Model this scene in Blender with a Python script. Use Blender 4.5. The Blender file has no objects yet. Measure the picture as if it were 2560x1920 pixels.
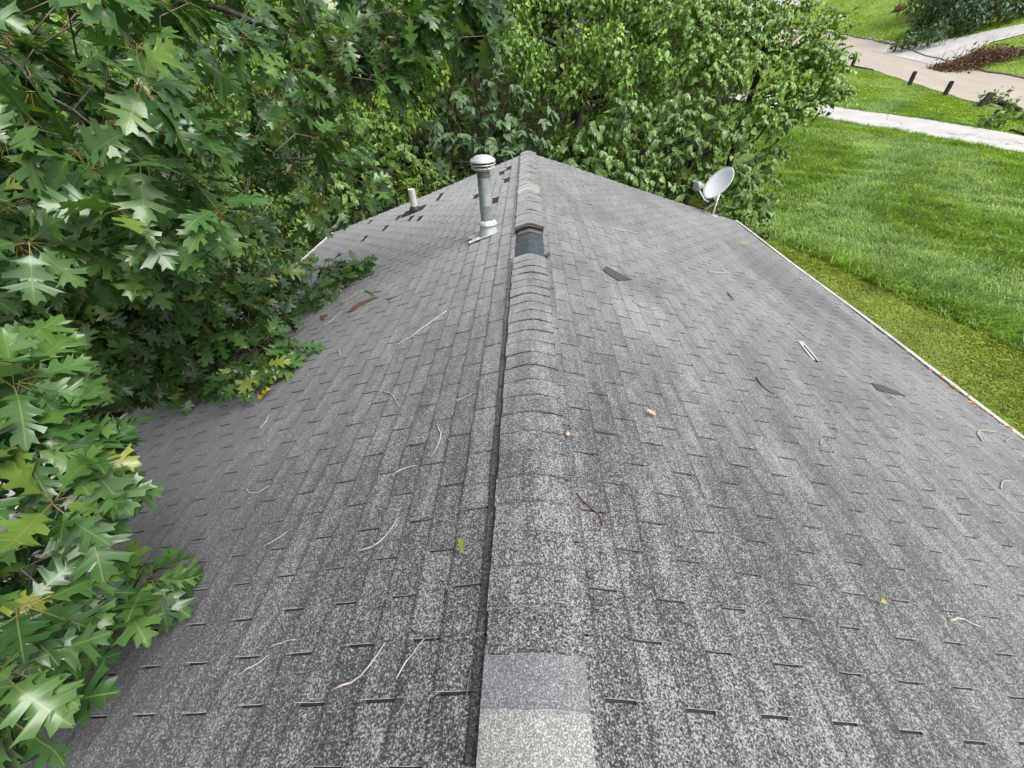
import bpy, math, random
import numpy as np
from mathutils import Matrix, Vector

random.seed(7)
rng = np.random.default_rng(11)
sc = bpy.context.scene
col = sc.collection

# ------------------------------------------------------------------ camera, sky, sun, exposure
PITCH, YAW, ROLL = math.radians(39.1945), math.radians(3.549), math.radians(-2.9185)
FPX = 980.0
SLOPE, HALF, YFAR, YNEAR = 0.3254, 4.235, 8.69, -3.2
GROUND0 = 5.2                       # camera height over the yard
ZR = GROUND0 - 1.34                 # ridge height
CAM = np.array([-0.006, 0.0, GROUND0])
F_ = np.array([-math.sin(YAW) * math.cos(PITCH), math.cos(YAW) * math.cos(PITCH), -math.sin(PITCH)])
R0 = np.array([math.cos(YAW), math.sin(YAW), 0.0])
U0 = np.cross(R0, F_)
R_ = math.cos(ROLL) * R0 + math.sin(ROLL) * U0
U_ = math.cos(ROLL) * U0 - math.sin(ROLL) * R0

cd = bpy.data.cameras.new('camera')
cam = bpy.data.objects.new('camera', cd)
col.objects.link(cam)
cd.sensor_width = 36.0
cd.lens = 36.0 * FPX / 2560.0
cd.clip_start = 0.05
cd.clip_end = 900
cam.matrix_world = Matrix(((R_[0], U_[0], -F_[0], CAM[0]), (R_[1], U_[1], -F_[1], CAM[1]),
                           (R_[2], U_[2], -F_[2], CAM[2]), (0, 0, 0, 1)))
sc.camera = cam

SUN_EL, SUN_AZ = math.radians(58), math.radians(115)      # azimuth clockwise from +Y: high on the right, slightly behind
wd = bpy.data.worlds.new('World')
sc.world = wd
wd.use_nodes = True
wn = wd.node_tree
bg = wn.nodes['Background']
sky = wn.nodes.new('ShaderNodeTexSky')
sky.sky_type = 'NISHITA'
sky.sun_disc = False
sky.sun_elevation = SUN_EL
sky.sun_rotation = SUN_AZ
sky.dust_density = 4.0
hs = wn.nodes.new('ShaderNodeHueSaturation')
hs.inputs['Saturation'].default_value = 0.28              # grey overcast
wn.links.new(sky.outputs[0], hs.inputs['Color'])
wn.links.new(hs.outputs[0], bg.inputs[0])
bg.inputs[1].default_value = 0.11
sl = bpy.data.lights.new('sun', 'SUN')
sl.energy = 1.5
sl.angle = math.radians(38)
sl.color = (1.0, 0.985, 0.96)
sun = bpy.data.objects.new('sun', sl)
col.objects.link(sun)
sd = Vector((math.sin(SUN_AZ) * math.cos(SUN_EL), math.cos(SUN_AZ) * math.cos(SUN_EL), math.sin(SUN_EL)))
sun.rotation_euler = sd.to_track_quat('Z', 'Y').to_euler()
sun.location = (4, -6, 30)

sc.view_settings.view_transform = 'Standard'
sc.view_settings.look = 'None'
sc.view_settings.exposure = 1.1
sc.view_settings.gamma = 1.0
sc.render.engine = 'CYCLES'
cy = sc.cycles
cy.max_bounces = 7
cy.diffuse_bounces = 3
cy.glossy_bounces = 3
cy.transmission_bounces = 4
cy.transparent_max_bounces = 4
cy.caustics_reflective = False
cy.caustics_refractive = False

# ------------------------------------------------------------------ pixel helpers and height functions
def ray(px, py):
    return F_ + R_ * (px - 1280) / FPX + U_ * (960 - py) / FPX

def W(px, py, t):
    return CAM + ray(px, py) * t

def project(P):
    v = np.atleast_2d(P) - CAM
    z = v @ F_
    zz = np.where(np.abs(z) < 1e-6, 1e-6, z)
    return 1280 + FPX * (v @ R_) / zz, 960 - FPX * (v @ U_) / zz, z

def gz(x, y):
    x = np.asarray(x, float); y = np.asarray(y, float)
    t = y - 4
    z = .125 * (np.log1p(np.exp(-np.abs(t) / 2)) * 2 + np.maximum(t, 0))
    return z + .25 * np.maximum(0, x - 28.5)

def sag(x, y):
    """slight waviness of the old sheathing"""
    return (.010 * np.sin(1.6 * y + 1.3 * x) * np.minimum(1, np.abs(x)) + .0025 * np.sin(5.1 * y + .7) * np.minimum(1, np.abs(x))
            - .018 * np.exp(-((np.abs(x) - 2.4) ** 2 + (y - 4.6) ** 2 * .5)) + .0015 * np.sin(7.3 * x + y))

def rz(x, y):
    return ZR - SLOPE * np.abs(x) + sag(x, y)

def on_roof(px, py, lift=0.010):
    d = ray(px, py)
    for sg in (1, -1):
        t = (ZR - CAM[2] - SLOPE * sg * CAM[0]) / (d[2] + SLOPE * sg * d[0])
        P = CAM + d * t
        if t > 0 and P[0] * sg >= -0.02:
            for _ in range(4):                      # walk to the wavy surface
                h = rz(P[0], P[1]) + lift
                t += (h - P[2]) / (d[2] + SLOPE * sg * d[0])
                P = CAM + d * t
            return P
    return None

def on_ground(px, py, lift=0.0):
    d = ray(px, py)
    t = 1.0
    while t < 160:
        P = CAM + d * t
        if P[2] < gz(P[0], P[1]) + lift:
            return P
        t += .02
    return CAM + d * 100

# ------------------------------------------------------------------ object helpers
WORLD = {}
def link(o, parent=None, world=Matrix.Identity(4)):
    col.objects.link(o)
    if parent is not None:
        o.parent = parent
        o.matrix_parent_inverse = WORLD[parent.name].inverted()
    o.matrix_basis = world
    WORLD[o.name] = world.copy()
    return o

def tag(o, label=None, cat=None, group=None, kind=None):
    if label: o['label'] = label
    if cat: o['category'] = cat
    if group: o['group'] = group
    if kind: o['kind'] = kind
    return o

def thing(name, loc, label, cat, group=None):
    o = bpy.data.objects.new(name, None)
    o.empty_display_size = .2
    link(o, None, Matrix.Translation(Vector([float(v) for v in loc])))
    return tag(o, label, cat, group)

def mesh_tris(name, V, T, mat, uv=None, rnd=None, smooth=True):
    """mesh from numpy vertex and triangle arrays"""
    V = np.asarray(V, np.float32); T = np.asarray(T, np.int32)
    me = bpy.data.meshes.new(name)
    me.vertices.add(len(V)); me.vertices.foreach_set('co', V.ravel())
    me.loops.add(T.size); me.loops.foreach_set('vertex_index', T.ravel())
    me.polygons.add(len(T)); me.polygons.foreach_set('loop_start', np.arange(0, T.size, 3, dtype=np.int32))
    me.polygons.foreach_set('use_smooth', np.full(len(T), smooth, bool))
    if uv is not None:
        l = me.uv_layers.new(name='UVMap')
        l.data.foreach_set('uv', np.asarray(uv, np.float32)[T.ravel()].ravel())
    a = me.attributes.new('rnd', 'FLOAT', 'POINT')
    a.data.foreach_set('value', np.zeros(len(V), np.float32) if rnd is None else np.asarray(rnd, np.float32))
    me.update(); me.validate()
    if mat: me.materials.append(mat)
    return me

class MB:
    """collects tubes, boxes and lathes into one mesh"""
    def __init__(s): s.v = []; s.f = []
    def add(s, v, f):
        b = len(s.v)
        s.v += [tuple(float(c) for c in p) for p in v]
        s.f += [tuple(i + b for i in q) for q in f]
        return s
    def tube(s, pts, rad, n=5, cap=True):
        pts = [np.asarray(p, float) for p in pts]
        if not hasattr(rad, '__len__'): rad = [rad] * len(pts)
        V = []; Fc = []
        ref = np.array([.31, .17, .93])
        for i, p in enumerate(pts):
            d = pts[min(i + 1, len(pts) - 1)] - pts[max(i - 1, 0)]
            d = d / (np.linalg.norm(d) + 1e-9)
            a = np.cross(d, ref); a /= np.linalg.norm(a) + 1e-9
            b = np.cross(d, a)
            for k in range(n):
                t = 2 * math.pi * k / n
                V.append(p + rad[i] * (math.cos(t) * a + math.sin(t) * b))
        for i in range(len(pts) - 1):
            for k in range(n):
                Fc.append((i * n + k, i * n + (k + 1) % n, (i + 1) * n + (k + 1) % n, (i + 1) * n + k))
        if cap:
            Fc.append(tuple(range(n - 1, -1, -1)))
            Fc.append(tuple(range((len(pts) - 1) * n, len(pts) * n)))
        return s.add(V, Fc)
    def box(s, c, size, M=None):
        hx, hy, hz = [q / 2 for q in size]
        V = np.array([(x, y, z) for x in (-hx, hx) for y in (-hy, hy) for z in (-hz, hz)])
        if M is not None: V = V @ np.asarray(M).T
        V = V + np.asarray(c, float)
        return s.add(V, [(0, 1, 3, 2), (4, 6, 7, 5), (0, 4, 5, 1), (2, 3, 7, 6), (0, 2, 6, 4), (1, 5, 7, 3)])
    def lathe(s, prof, c=(0, 0, 0), M=None, n=28):
        """profile of (radius, height) points turned about the local z axis"""
        V = []; Fc = []
        for r, h in prof:
            for k in range(n):
                t = 2 * math.pi * k / n
                V.append((r * math.cos(t), r * math.sin(t), h))
        for i in range(len(prof) - 1):
            for k in range(n):
                Fc.append((i * n + k, i * n + (k + 1) % n, (i + 1) * n + (k + 1) % n, (i + 1) * n + k))
        V = np.array(V)
        if M is not None: V = V @ np.asarray(M).T
        return s.add(V + np.asarray(c, float), Fc)
    def build(s, name, mat, parent=None, smooth=False, world=Matrix.Identity(4)):
        me = bpy.data.meshes.new(name)
        me.from_pydata(s.v, [], s.f)
        me.update()
        if smooth: me.polygons.foreach_set('use_smooth', [True] * len(me.polygons))
        me.materials.append(mat)
        return link(bpy.data.objects.new(name, me), parent, world)

def strip_mesh(name, left, right, mat, lift, n=1):
    """ribbon between two ground polylines, with n cells across, following the terrain"""
    V = []; Fc = []
    m = len(left)
    for a, b in zip(left, right):
        for k in range(n + 1):
            t = k / n
            x = a[0] * (1 - t) + b[0] * t; y = a[1] * (1 - t) + b[1] * t
            V.append((x, y, float(gz(x, y)) + lift))
    for i in range(m - 1):
        for k in range(n):
            q = i * (n + 1) + k
            Fc.append((q, q + 1, q + n + 2, q + n + 1))
    return MB().add(V, Fc).build(name, mat, smooth=True)

def resample(pts, step):
    pts = [np.asarray(p, float)[:2] for p in pts]
    L = [0]
    for a, b in zip(pts, pts[1:]): L.append(L[-1] + np.linalg.norm(b - a))
    n = max(2, int(L[-1] / step) + 1)
    s = np.linspace(0, L[-1], n)
    return np.stack([np.interp(s, L, [p[0] for p in pts]), np.interp(s, L, [p[1] for p in pts])], 1)

# ------------------------------------------------------------------ materials
def newmat(name):
    m = bpy.data.materials.new(name)
    m.use_nodes = True
    nt = m.node_tree
    b = nt.nodes['Principled BSDF']
    return m, nt, b, nt.links.new

def N(nt, t, **kw):
    n = nt.nodes.new(t)
    for k, v in kw.items():
        if k in n.inputs: n.inputs[k].default_value = v
        else: setattr(n, k, v)
    return n

def ramp(nt, stops, interp='LINEAR'):
    n = nt.nodes.new('ShaderNodeValToRGB')
    cr = n.color_ramp
    cr.interpolation = interp
    while len(cr.elements) < len(stops): cr.elements.new(.5)
    for e, (p, c) in zip(cr.elements, stops):
        e.position = p
        e.color = (*c, 1) if len(c) == 3 else c
    return n

def math_n(nt, op, a=None, b=None, c=None):
    n = nt.nodes.new('ShaderNodeMath'); n.operation = op
    for i, v in enumerate((a, b, c)):
        if v is None: continue
        if hasattr(v, 'links'): nt.links.new(v, n.inputs[i])
        else: n.inputs[i].default_value = v
    return n.outputs[0]

def mixc(nt, fac, a, b, blend='MIX'):
    n = nt.nodes.new('ShaderNodeMix'); n.data_type = 'RGBA'; n.blend_type = blend
    for sock, v in ((n.inputs[0], fac), (n.inputs[6], a), (n.inputs[7], b)):
        if hasattr(v, 'links'): nt.links.new(v, sock)
        elif isinstance(v, (int, float)): sock.default_value = v
        else: sock.default_value = (*v, 1)
    return n.outputs[2]

def rnd_socket(nt):
    at = N(nt, 'ShaderNodeAttribute', attribute_name='rnd')
    oi = N(nt, 'ShaderNodeObjectInfo')
    return math_n(nt, 'FRACT', math_n(nt, 'ADD', at.outputs['Fac'], oi.outputs['Random']))

def shingle_mat(name, dark, light, bias=0.0, stain_shade=1.0, tint=(1, 1, 1), grain=165, butt_shade_dirt=.45):
    m, nt, b, L = newmat(name)
    pos = N(nt, 'ShaderNodeNewGeometry').outputs['Position']
    n1 = N(nt, 'ShaderNodeTexNoise', Scale=grain, Detail=2.0, Roughness=.65); L(pos, n1.inputs['Vector'])
    n1b = N(nt, 'ShaderNodeTexNoise', Scale=grain * .36, Detail=2.0, Roughness=.6); L(pos, n1b.inputs['Vector'])
    mp = N(nt, 'ShaderNodeMapping'); mp.inputs['Scale'].default_value = (1.6, .55, 1.6); L(pos, mp.inputs['Vector'])
    n2 = N(nt, 'ShaderNodeTexNoise', Scale=1.1, Detail=5.0, Roughness=.62); L(mp.outputs[0], n2.inputs['Vector'])
    n3 = N(nt, 'ShaderNodeTexNoise', Scale=13.0, Detail=4.0, Roughness=.6); L(pos, n3.inputs['Vector'])
    mp2 = N(nt, 'ShaderNodeMapping'); mp2.inputs['Scale'].default_value = (22, 2.2, 22); L(pos, mp2.inputs['Vector'])
    n4 = N(nt, 'ShaderNodeTexNoise', Scale=1.0, Detail=3.0, Roughness=.55); L(mp2.outputs[0], n4.inputs['Vector'])
    r = rnd_socket(nt)
    def acc(v, fac, k): return math_n(nt, 'MULTIPLY_ADD', math_n(nt, 'SUBTRACT', fac, .5), k, v)
    v = math_n(nt, 'MULTIPLY_ADD', math_n(nt, 'SUBTRACT', n1.outputs['Fac'], .5), 4.4, .46 + bias)
    v = acc(v, n1b.outputs['Fac'], 1.1)
    v = acc(v, n2.outputs['Fac'], 1.35 * stain_shade)  # broad stains, strengthened to paint in the light and dark of the sagging roof
    v = acc(v, n3.outputs['Fac'], .6 * stain_shade)
    v = acc(v, n4.outputs['Fac'], .85 * stain_shade)
    v = acc(v, r, .16 * stain_shade)
    # oak-side darkening with a ragged edge: algae stain plus oak shade painted in
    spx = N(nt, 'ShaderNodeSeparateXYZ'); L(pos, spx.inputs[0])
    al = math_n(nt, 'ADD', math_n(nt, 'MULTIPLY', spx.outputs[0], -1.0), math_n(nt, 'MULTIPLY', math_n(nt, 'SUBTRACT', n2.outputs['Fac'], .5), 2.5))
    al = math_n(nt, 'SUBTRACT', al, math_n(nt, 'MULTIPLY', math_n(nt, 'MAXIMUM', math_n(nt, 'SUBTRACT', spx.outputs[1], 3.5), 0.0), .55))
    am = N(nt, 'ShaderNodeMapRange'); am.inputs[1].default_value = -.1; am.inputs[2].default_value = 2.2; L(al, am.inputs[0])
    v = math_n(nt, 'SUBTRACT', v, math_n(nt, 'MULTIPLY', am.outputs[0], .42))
    # a dirty runoff patch above the right gutter
    dx = math_n(nt, 'MULTIPLY', math_n(nt, 'SUBTRACT', spx.outputs[0], 3.65), 1.5)
    dy = math_n(nt, 'MULTIPLY', math_n(nt, 'SUBTRACT', spx.outputs[1], 5.4), .62)
    d2 = math_n(nt, 'ADD', math_n(nt, 'MULTIPLY', dx, dx), math_n(nt, 'MULTIPLY', dy, dy))
    d2 = math_n(nt, 'ADD', d2, math_n(nt, 'MULTIPLY', math_n(nt, 'SUBTRACT', n2.outputs['Fac'], .5), 2.2))
    pm = N(nt, 'ShaderNodeMapRange'); pm.inputs[1].default_value = 1.3; pm.inputs[2].default_value = .2; L(d2, pm.inputs[0])
    v = math_n(nt, 'SUBTRACT', v, math_n(nt, 'MULTIPLY', pm.outputs[0], .3))
    # dark butt-edge line: the course step's shadow and dirt put into the colour
    uvn = N(nt, 'ShaderNodeUVMap'); uvn.uv_map = 'UVMap'
    sp = N(nt, 'ShaderNodeSeparateXYZ'); L(uvn.outputs[0], sp.inputs[0])
    e = math_n(nt, 'ADD', sp.outputs[0], math_n(nt, 'MULTIPLY', math_n(nt, 'SUBTRACT', n1b.outputs['Fac'], .5), .22))
    e = math_n(nt, 'ADD', e, math_n(nt, 'MULTIPLY', math_n(nt, 'SUBTRACT', n2.outputs['Fac'], .5), .12))
    wr = N(nt, 'ShaderNodeMapRange'); wr.inputs[1].default_value = .90; wr.inputs[2].default_value = 1.0; L(e, wr.inputs[0])
    v = math_n(nt, 'SUBTRACT', v, math_n(nt, 'MULTIPLY', wr.outputs[0], butt_shade_dirt))
    mid = tuple((d * .6 + l * .4) for d, l in zip(dark, light))
    cr = ramp(nt, [(0.0, dark), (.42, mid), (.82, light), (1.0, tuple(min(.75, l * 1.6) for l in light))])
    L(v, cr.inputs[0])
    c2 = mixc(nt, 1.0, cr.outputs[0], tint, 'MULTIPLY')
    L(c2, b.inputs['Base Color'])
    b.inputs['Roughness'].default_value = .82
    b.inputs['Specular IOR Level'].default_value = .4
    b.inputs['Sheen Weight'].default_value = .7
    b.inputs['Sheen Roughness'].default_value = .45
    bp = N(nt, 'ShaderNodeBump', Strength=.55, Distance=.003)
    L(n1.outputs['Fac'], bp.inputs['Height'])
    L(bp.outputs[0], b.inputs['Normal'])
    return m

def simple_mat(name, c, rough=.6, metal=0, noise=0, scale=8, c2=None, bump=0, spec=.5):
    m, nt, b, L = newmat(name)
    b.inputs['Roughness'].default_value = rough
    b.inputs['Metallic'].default_value = metal
    b.inputs['Specular IOR Level'].default_value = spec
    pos = N(nt, 'ShaderNodeNewGeometry').outputs['Position']
    n = N(nt, 'ShaderNodeTexNoise', Scale=scale, Detail=5.0, Roughness=.65); L(pos, n.inputs['Vector'])
    c2 = c2 or tuple(x * (1 - noise) for x in c)
    cr = ramp(nt, [(.35, c2), (.65, c)]); L(n.outputs['Fac'], cr.inputs[0])
    L(cr.outputs[0], b.inputs['Base Color'])
    if bump:
        bp = N(nt, 'ShaderNodeBump', Strength=bump, Distance=.01)
        L(n.outputs['Fac'], bp.inputs['Height']); L(bp.outputs[0], b.inputs['Normal'])
    return m

def leaf_mat(name, stops, rough=.42, trans=.25, veins=0.0, stem=(.26, .22, .06), spec=.5):
    m, nt, b, L = newmat(name)
    r = rnd_socket(nt)
    cr = ramp(nt, stops); L(r, cr.inputs[0])
    pos = N(nt, 'ShaderNodeNewGeometry').outputs['Position']
    nz = N(nt, 'ShaderNodeTexNoise', Scale=1.3, Detail=2.0); L(pos, nz.inputs['Vector'])
    vv = math_n(nt, 'MULTIPLY_ADD', nz.outputs['Fac'], .9, .55)
    comb = N(nt, 'ShaderNodeCombineColor')
    for i in range(3): L(vv, comb.inputs[i])
    c = mixc(nt, 1.0, cr.outputs[0], comb.outputs[0], 'MULTIPLY')
    if veins:
        uvn = N(nt, 'ShaderNodeUVMap'); uvn.uv_map = 'UVMap'
        sp = N(nt, 'ShaderNodeSeparateXYZ'); L(uvn.outputs[0], sp.inputs[0])
        au = math_n(nt, 'ABSOLUTE', math_n(nt, 'SUBTRACT', sp.outputs[0], .5))
        mid = math_n(nt, 'LESS_THAN', au, .011)
        fr = math_n(nt, 'FRACT', math_n(nt, 'MULTIPLY', math_n(nt, 'SUBTRACT', sp.outputs[1], math_n(nt, 'MULTIPLY', au, .7)), 6.0))
        side = math_n(nt, 'MULTIPLY', math_n(nt, 'LESS_THAN', fr, .07), .3)
        fac = math_n(nt, 'MULTIPLY', math_n(nt, 'MAXIMUM', mid, side), veins)
        c = mixc(nt, fac, c, (.22, .26, .07))
        st = math_n(nt, 'LESS_THAN', sp.outputs[1], 0.0)
        c = mixc(nt, st, c, stem)
    L(c, b.inputs['Base Color'])
    b.inputs['Roughness'].default_value = rough
    b.inputs['Specular IOR Level'].default_value = spec
    tr = N(nt, 'ShaderNodeBsdfTranslucent')
    c2 = mixc(nt, 1.0, c, (1.5, 1.45, .6), 'MULTIPLY'); L(c2, tr.inputs['Color'])
    mx = N(nt, 'ShaderNodeMixShader', Fac=trans)
    L(b.outputs[0], mx.inputs[1]); L(tr.outputs[0], mx.inputs[2])
    L(mx.outputs[0], nt.nodes['Material Output'].inputs['Surface'])
    return m

M = {}
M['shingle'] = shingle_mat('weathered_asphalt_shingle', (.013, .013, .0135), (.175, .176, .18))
M['shingle_dark'] = shingle_mat('dark_top_course', (.012, .012, .0125), (.085, .085, .086), stain_shade=.5)
M['cap'] = shingle_mat('weathered_ridge_cap', (.016, .016, .0165), (.19, .19, .188), bias=.04, butt_shade_dirt=.25)
M['cap_new'] = shingle_mat('new_grey_cap', (.085, .086, .09), (.19, .191, .20), stain_shade=.3, bias=.05, butt_shade_dirt=.15, grain=230)
M['cap_pale'] = shingle_mat('pale_cap', (.13, .133, .122), (.265, .268, .25), stain_shade=.3, bias=.12, butt_shade_dirt=.15, grain=230)
M['under'] = simple_mat('black_underlayment', (.022, .022, .024), .85, noise=.4, scale=30)
M['patch'] = simple_mat('slate_blue_felt', (.055, .075, .088), .6, noise=.6, scale=26, bump=.6)
M['torn'] = simple_mat('brown_black_felt', (.075, .062, .062), .9, noise=.4, scale=60)
M['capunder'] = simple_mat('cap_underside', (.14, .12, .115), .9, noise=.3, scale=60)
M['white'] = simple_mat('white_paint', (.78, .78, .76), .45, noise=.12, scale=20)
M['strip'] = simple_mat('grey_white_strip', (.40, .40, .40), .7, noise=.3, scale=60)
M['pvc'] = simple_mat('cream_plastic', (.74, .72, .62), .45, noise=.1, scale=15)
M['rubber'] = simple_mat('black_rubber', (.018, .018, .02), .55)
M['galv'] = simple_mat('galvanised_steel', (.50, .55, .57), .42, metal=.55, noise=.28, scale=22)
M['galv_cap'] = simple_mat('galvanised_cap', (.74, .76, .76), .38, metal=.35, noise=.15, scale=18)
M['rust'] = simple_mat('rusty_steel', (.24, .21, .18), .6, metal=.4, noise=.5, scale=40)
M['lead'] = simple_mat('painted_flashing', (.66, .69, .70), .4, metal=.2, noise=.2, scale=18)
M['dish'] = simple_mat('pale_grey_enamel', (.80, .83, .86), .4, noise=.06, scale=9)
M['dishgrey'] = simple_mat('grey_plastic', (.36, .36, .36), .5, noise=.2)
M['cable'] = simple_mat('black_cable', (.012, .012, .012), .4)
M['gutter'] = simple_mat('dirty_white_gutter', (.62, .62, .60), .5, c2=(.40, .40, .37), scale=5)
M['wall'] = simple_mat('cream_siding', (.55, .53, .47), .6, noise=.12, scale=2)
M['wood'] = simple_mat('old_post_wood', (.075, .06, .055), .85, c2=(.02, .016, .016), scale=9, bump=.5)
M['twig'] = simple_mat('pale_twig', (.47, .43, .37), .75, c2=(.27, .235, .19), scale=45)
M['twig_red'] = simple_mat('red_brown_twig', (.19, .10, .08), .75, c2=(.09, .05, .04), scale=45)
M['barkpiece'] = simple_mat('orange_bark', (.23, .12, .06), .85, c2=(.10, .055, .035), scale=35)
M['darkbark'] = simple_mat('dark_bark', (.045, .04, .033), .9, c2=(.02, .018, .015), scale=14, bump=.5)
M['oaktwig'] = simple_mat('oak_twig', (.16, .125, .085), .8, c2=(.07, .055, .04), scale=30)
M['bark'] = simple_mat('oak_bark', (.13, .115, .10), .9, c2=(.045, .04, .035), scale=18, bump=.7)
M['deadstick'] = simple_mat('grey_dead_stick', (.36, .34, .31), .9, c2=(.16, .15, .13), scale=14)
M['brush'] = simple_mat('dry_brown_brush', (.22, .125, .07), .9, c2=(.075, .04, .025), scale=5)
M['oak'] = leaf_mat('oak_leaf', [(0, (0.032, 0.085, 0.021)), (.45, (0.056, 0.135, 0.032)), (.9, (0.091, 0.185, 0.042)), (.97, (0.146, 0.235, 0.042)), (1, (0.243, 0.269, 0.047))],
                    rough=.30, trans=.22, veins=.5, spec=.6)
M['fallen'] = leaf_mat('fallen_leaf', [(0, (.50, .40, .05)), (1, (.55, .46, .08))], rough=.6, trans=.1, veins=.4)
M['fallen_green'] = leaf_mat('fallen_green_leaf', [(0, (.14, .17, .04)), (1, (.17, .20, .05))], rough=.5, trans=.1, veins=.6)
M['fallen_orange'] = leaf_mat('fallen_orange_leaf', [(0, (.42, .19, .06)), (1, (.46, .24, .09))], rough=.7, trans=.05, veins=.4)
M['fallen_tan'] = leaf_mat('fallen_tan_leaf', [(0, (.46, .34, .20)), (1, (.50, .38, .24))], rough=.7, trans=.05, veins=.4)
def greens(a, b, c): return [(0, a), (.55, b), (1, c)]
M['vine'] = leaf_mat('vine_leaf', greens((0.082, 0.165, 0.031), (0.140, 0.257, 0.043), (0.277, 0.396, 0.060)), rough=.45, trans=.15)
M['heart'] = leaf_mat('heart_leaf', greens((0.072, 0.142, 0.039), (0.120, 0.210, 0.055), (0.206, 0.300, 0.065)), rough=.45, trans=.15)
M['compound'] = leaf_mat('blue_green_leaflet', greens((0.057, 0.121, 0.049), (0.091, 0.165, 0.066), (0.132, 0.208, 0.074)), rough=.5, trans=.22)
M['shrub'] = leaf_mat('shrub_leaf', greens((0.083, 0.167, 0.038), (0.133, 0.243, 0.052), (0.227, 0.333, 0.061)), rough=.45, trans=.3)
M['yellow'] = leaf_mat('yellow_green_leaf', greens((0.112, 0.206, 0.024), (0.168, 0.278, 0.030), (0.246, 0.330, 0.042)), rough=.5, trans=.35)
M['farleaf'] = leaf_mat('bright_far_leaf', greens((0.106, 0.216, 0.032), (0.195, 0.337, 0.049), (0.317, 0.446, 0.073)), rough=.5, trans=.35)
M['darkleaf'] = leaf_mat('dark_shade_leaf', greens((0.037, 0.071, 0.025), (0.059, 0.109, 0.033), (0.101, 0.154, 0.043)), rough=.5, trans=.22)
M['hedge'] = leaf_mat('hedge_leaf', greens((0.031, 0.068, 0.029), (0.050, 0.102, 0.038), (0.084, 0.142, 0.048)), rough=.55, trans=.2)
M['grass'] = leaf_mat('grass_blade', greens((0.153, 0.269, 0.053), (0.233, 0.384, 0.076), (0.360, 0.484, 0.105)), rough=.5, trans=.3)
M['verge'] = leaf_mat('verge_blade', greens((0.161, 0.272, 0.034), (0.242, 0.371, 0.050), (0.349, 0.445, 0.067)), rough=.55, trans=.3)
M['moss'] = leaf_mat('short_mossy_grass', greens((0.169, 0.235, 0.026), (0.239, 0.296, 0.037), (0.324, 0.360, 0.056)), rough=.6, trans=.25)

def ground_mat():
    m, nt, b, L = newmat('yard_ground')
    pos = N(nt, 'ShaderNodeNewGeometry').outputs['Position']
    n = N(nt, 'ShaderNodeTexNoise', Scale=1.4, Detail=8.0, Roughness=.7); L(pos, n.inputs['Vector'])
    n2 = N(nt, 'ShaderNodeTexNoise', Scale=.25, Detail=3.0); L(pos, n2.inputs['Vector'])
    g = ramp(nt, [(.32, (.11, .17, .03)), (.5, (.17, .25, .042)), (.68, (.23, .31, .06))]); L(n.outputs['Fac'], g.inputs[0])
    s = ramp(nt, [(.35, (.010, .011, .006)), (.65, (.024, .026, .012))]); L(n.outputs['Fac'], s.inputs[0])
    sp = N(nt, 'ShaderNodeSeparateXYZ'); L(pos, sp.inputs[0])
    # bare soil under the wood, left of a wandering edge
    e = math_n(nt, 'ADD', sp.outputs[0], math_n(nt, 'MULTIPLY', math_n(nt, 'SUBTRACT', n2.outputs['Fac'], .5), 3.0))
    e = math_n(nt, 'SUBTRACT', e, math_n(nt, 'MULTIPLY', sp.outputs[1], .42))
    mask = N(nt, 'ShaderNodeMapRange'); mask.inputs[1].default_value = .6; mask.inputs[2].default_value = 1.6; L(e, mask.inputs[0])
    c = mixc(nt, mask.outputs[0], s.outputs[0], g.outputs[0])
    L(c, b.inputs['Base Color'])
    b.inputs['Roughness'].default_value = .9
    b.inputs['Specular IOR Level'].default_value = 0
    bp = N(nt, 'ShaderNodeBump', Strength=.8, Distance=.08); L(n.outputs['Fac'], bp.inputs['Height']); L(bp.outputs[0], b.inputs['Normal'])
    return m
M['ground'] = ground_mat()

def paving_mat(name, a, b_, scale, cracks, streak=(1, 1, 1)):
    m, nt, b, L = newmat(name)
    pos = N(nt, 'ShaderNodeNewGeometry').outputs['Position']
    mp = N(nt, 'ShaderNodeMapping'); mp.inputs['Scale'].default_value = streak; L(pos, mp.inputs['Vector'])
    n = N(nt, 'ShaderNodeTexNoise', Scale=scale, Detail=7.0, Roughness=.7); L(mp.outputs[0], n.inputs['Vector'])
    f = N(nt, 'ShaderNodeTexNoise', Scale=40, Detail=3.0); L(pos, f.inputs['Vector'])
    v = math_n(nt, 'MULTIPLY_ADD', math_n(nt, 'SUBTRACT', f.outputs['Fac'], .5), .5, n.outputs['Fac'])
    cr = ramp(nt, [(.3, b_), (.7, a)]); L(v, cr.inputs[0])
    c = cr.outputs[0]
    if cracks:
        vo = N(nt, 'ShaderNodeTexVoronoi', feature='DISTANCE_TO_EDGE', Scale=cracks)
        w = N(nt, 'ShaderNodeTexNoise', Scale=1.5, Detail=4.0); L(pos, w.inputs['Vector'])
        add = N(nt, 'ShaderNodeVectorMath', operation='ADD'); L(pos, add.inputs[0]); L(w.outputs['Color'], add.inputs[1])
        L(add.outputs[0], vo.inputs['Vector'])
        k = math_n(nt, 'LESS_THAN', vo.outputs['Distance'], .006)
        c = mixc(nt, math_n(nt, 'MULTIPLY', k, .6), c, (.12, .11, .10))
    L(c, b.inputs['Base Color'])
    b.inputs['Roughness'].default_value = .85
    return m
M['road'] = paving_mat('tan_worn_asphalt', (.37, .32, .265), (.28, .245, .21), .7, 0, (1, .25, 1))
M['concrete'] = paving_mat('pale_concrete', (.46, .45, .43), (.33, .32, .305), .9, .28)

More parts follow.
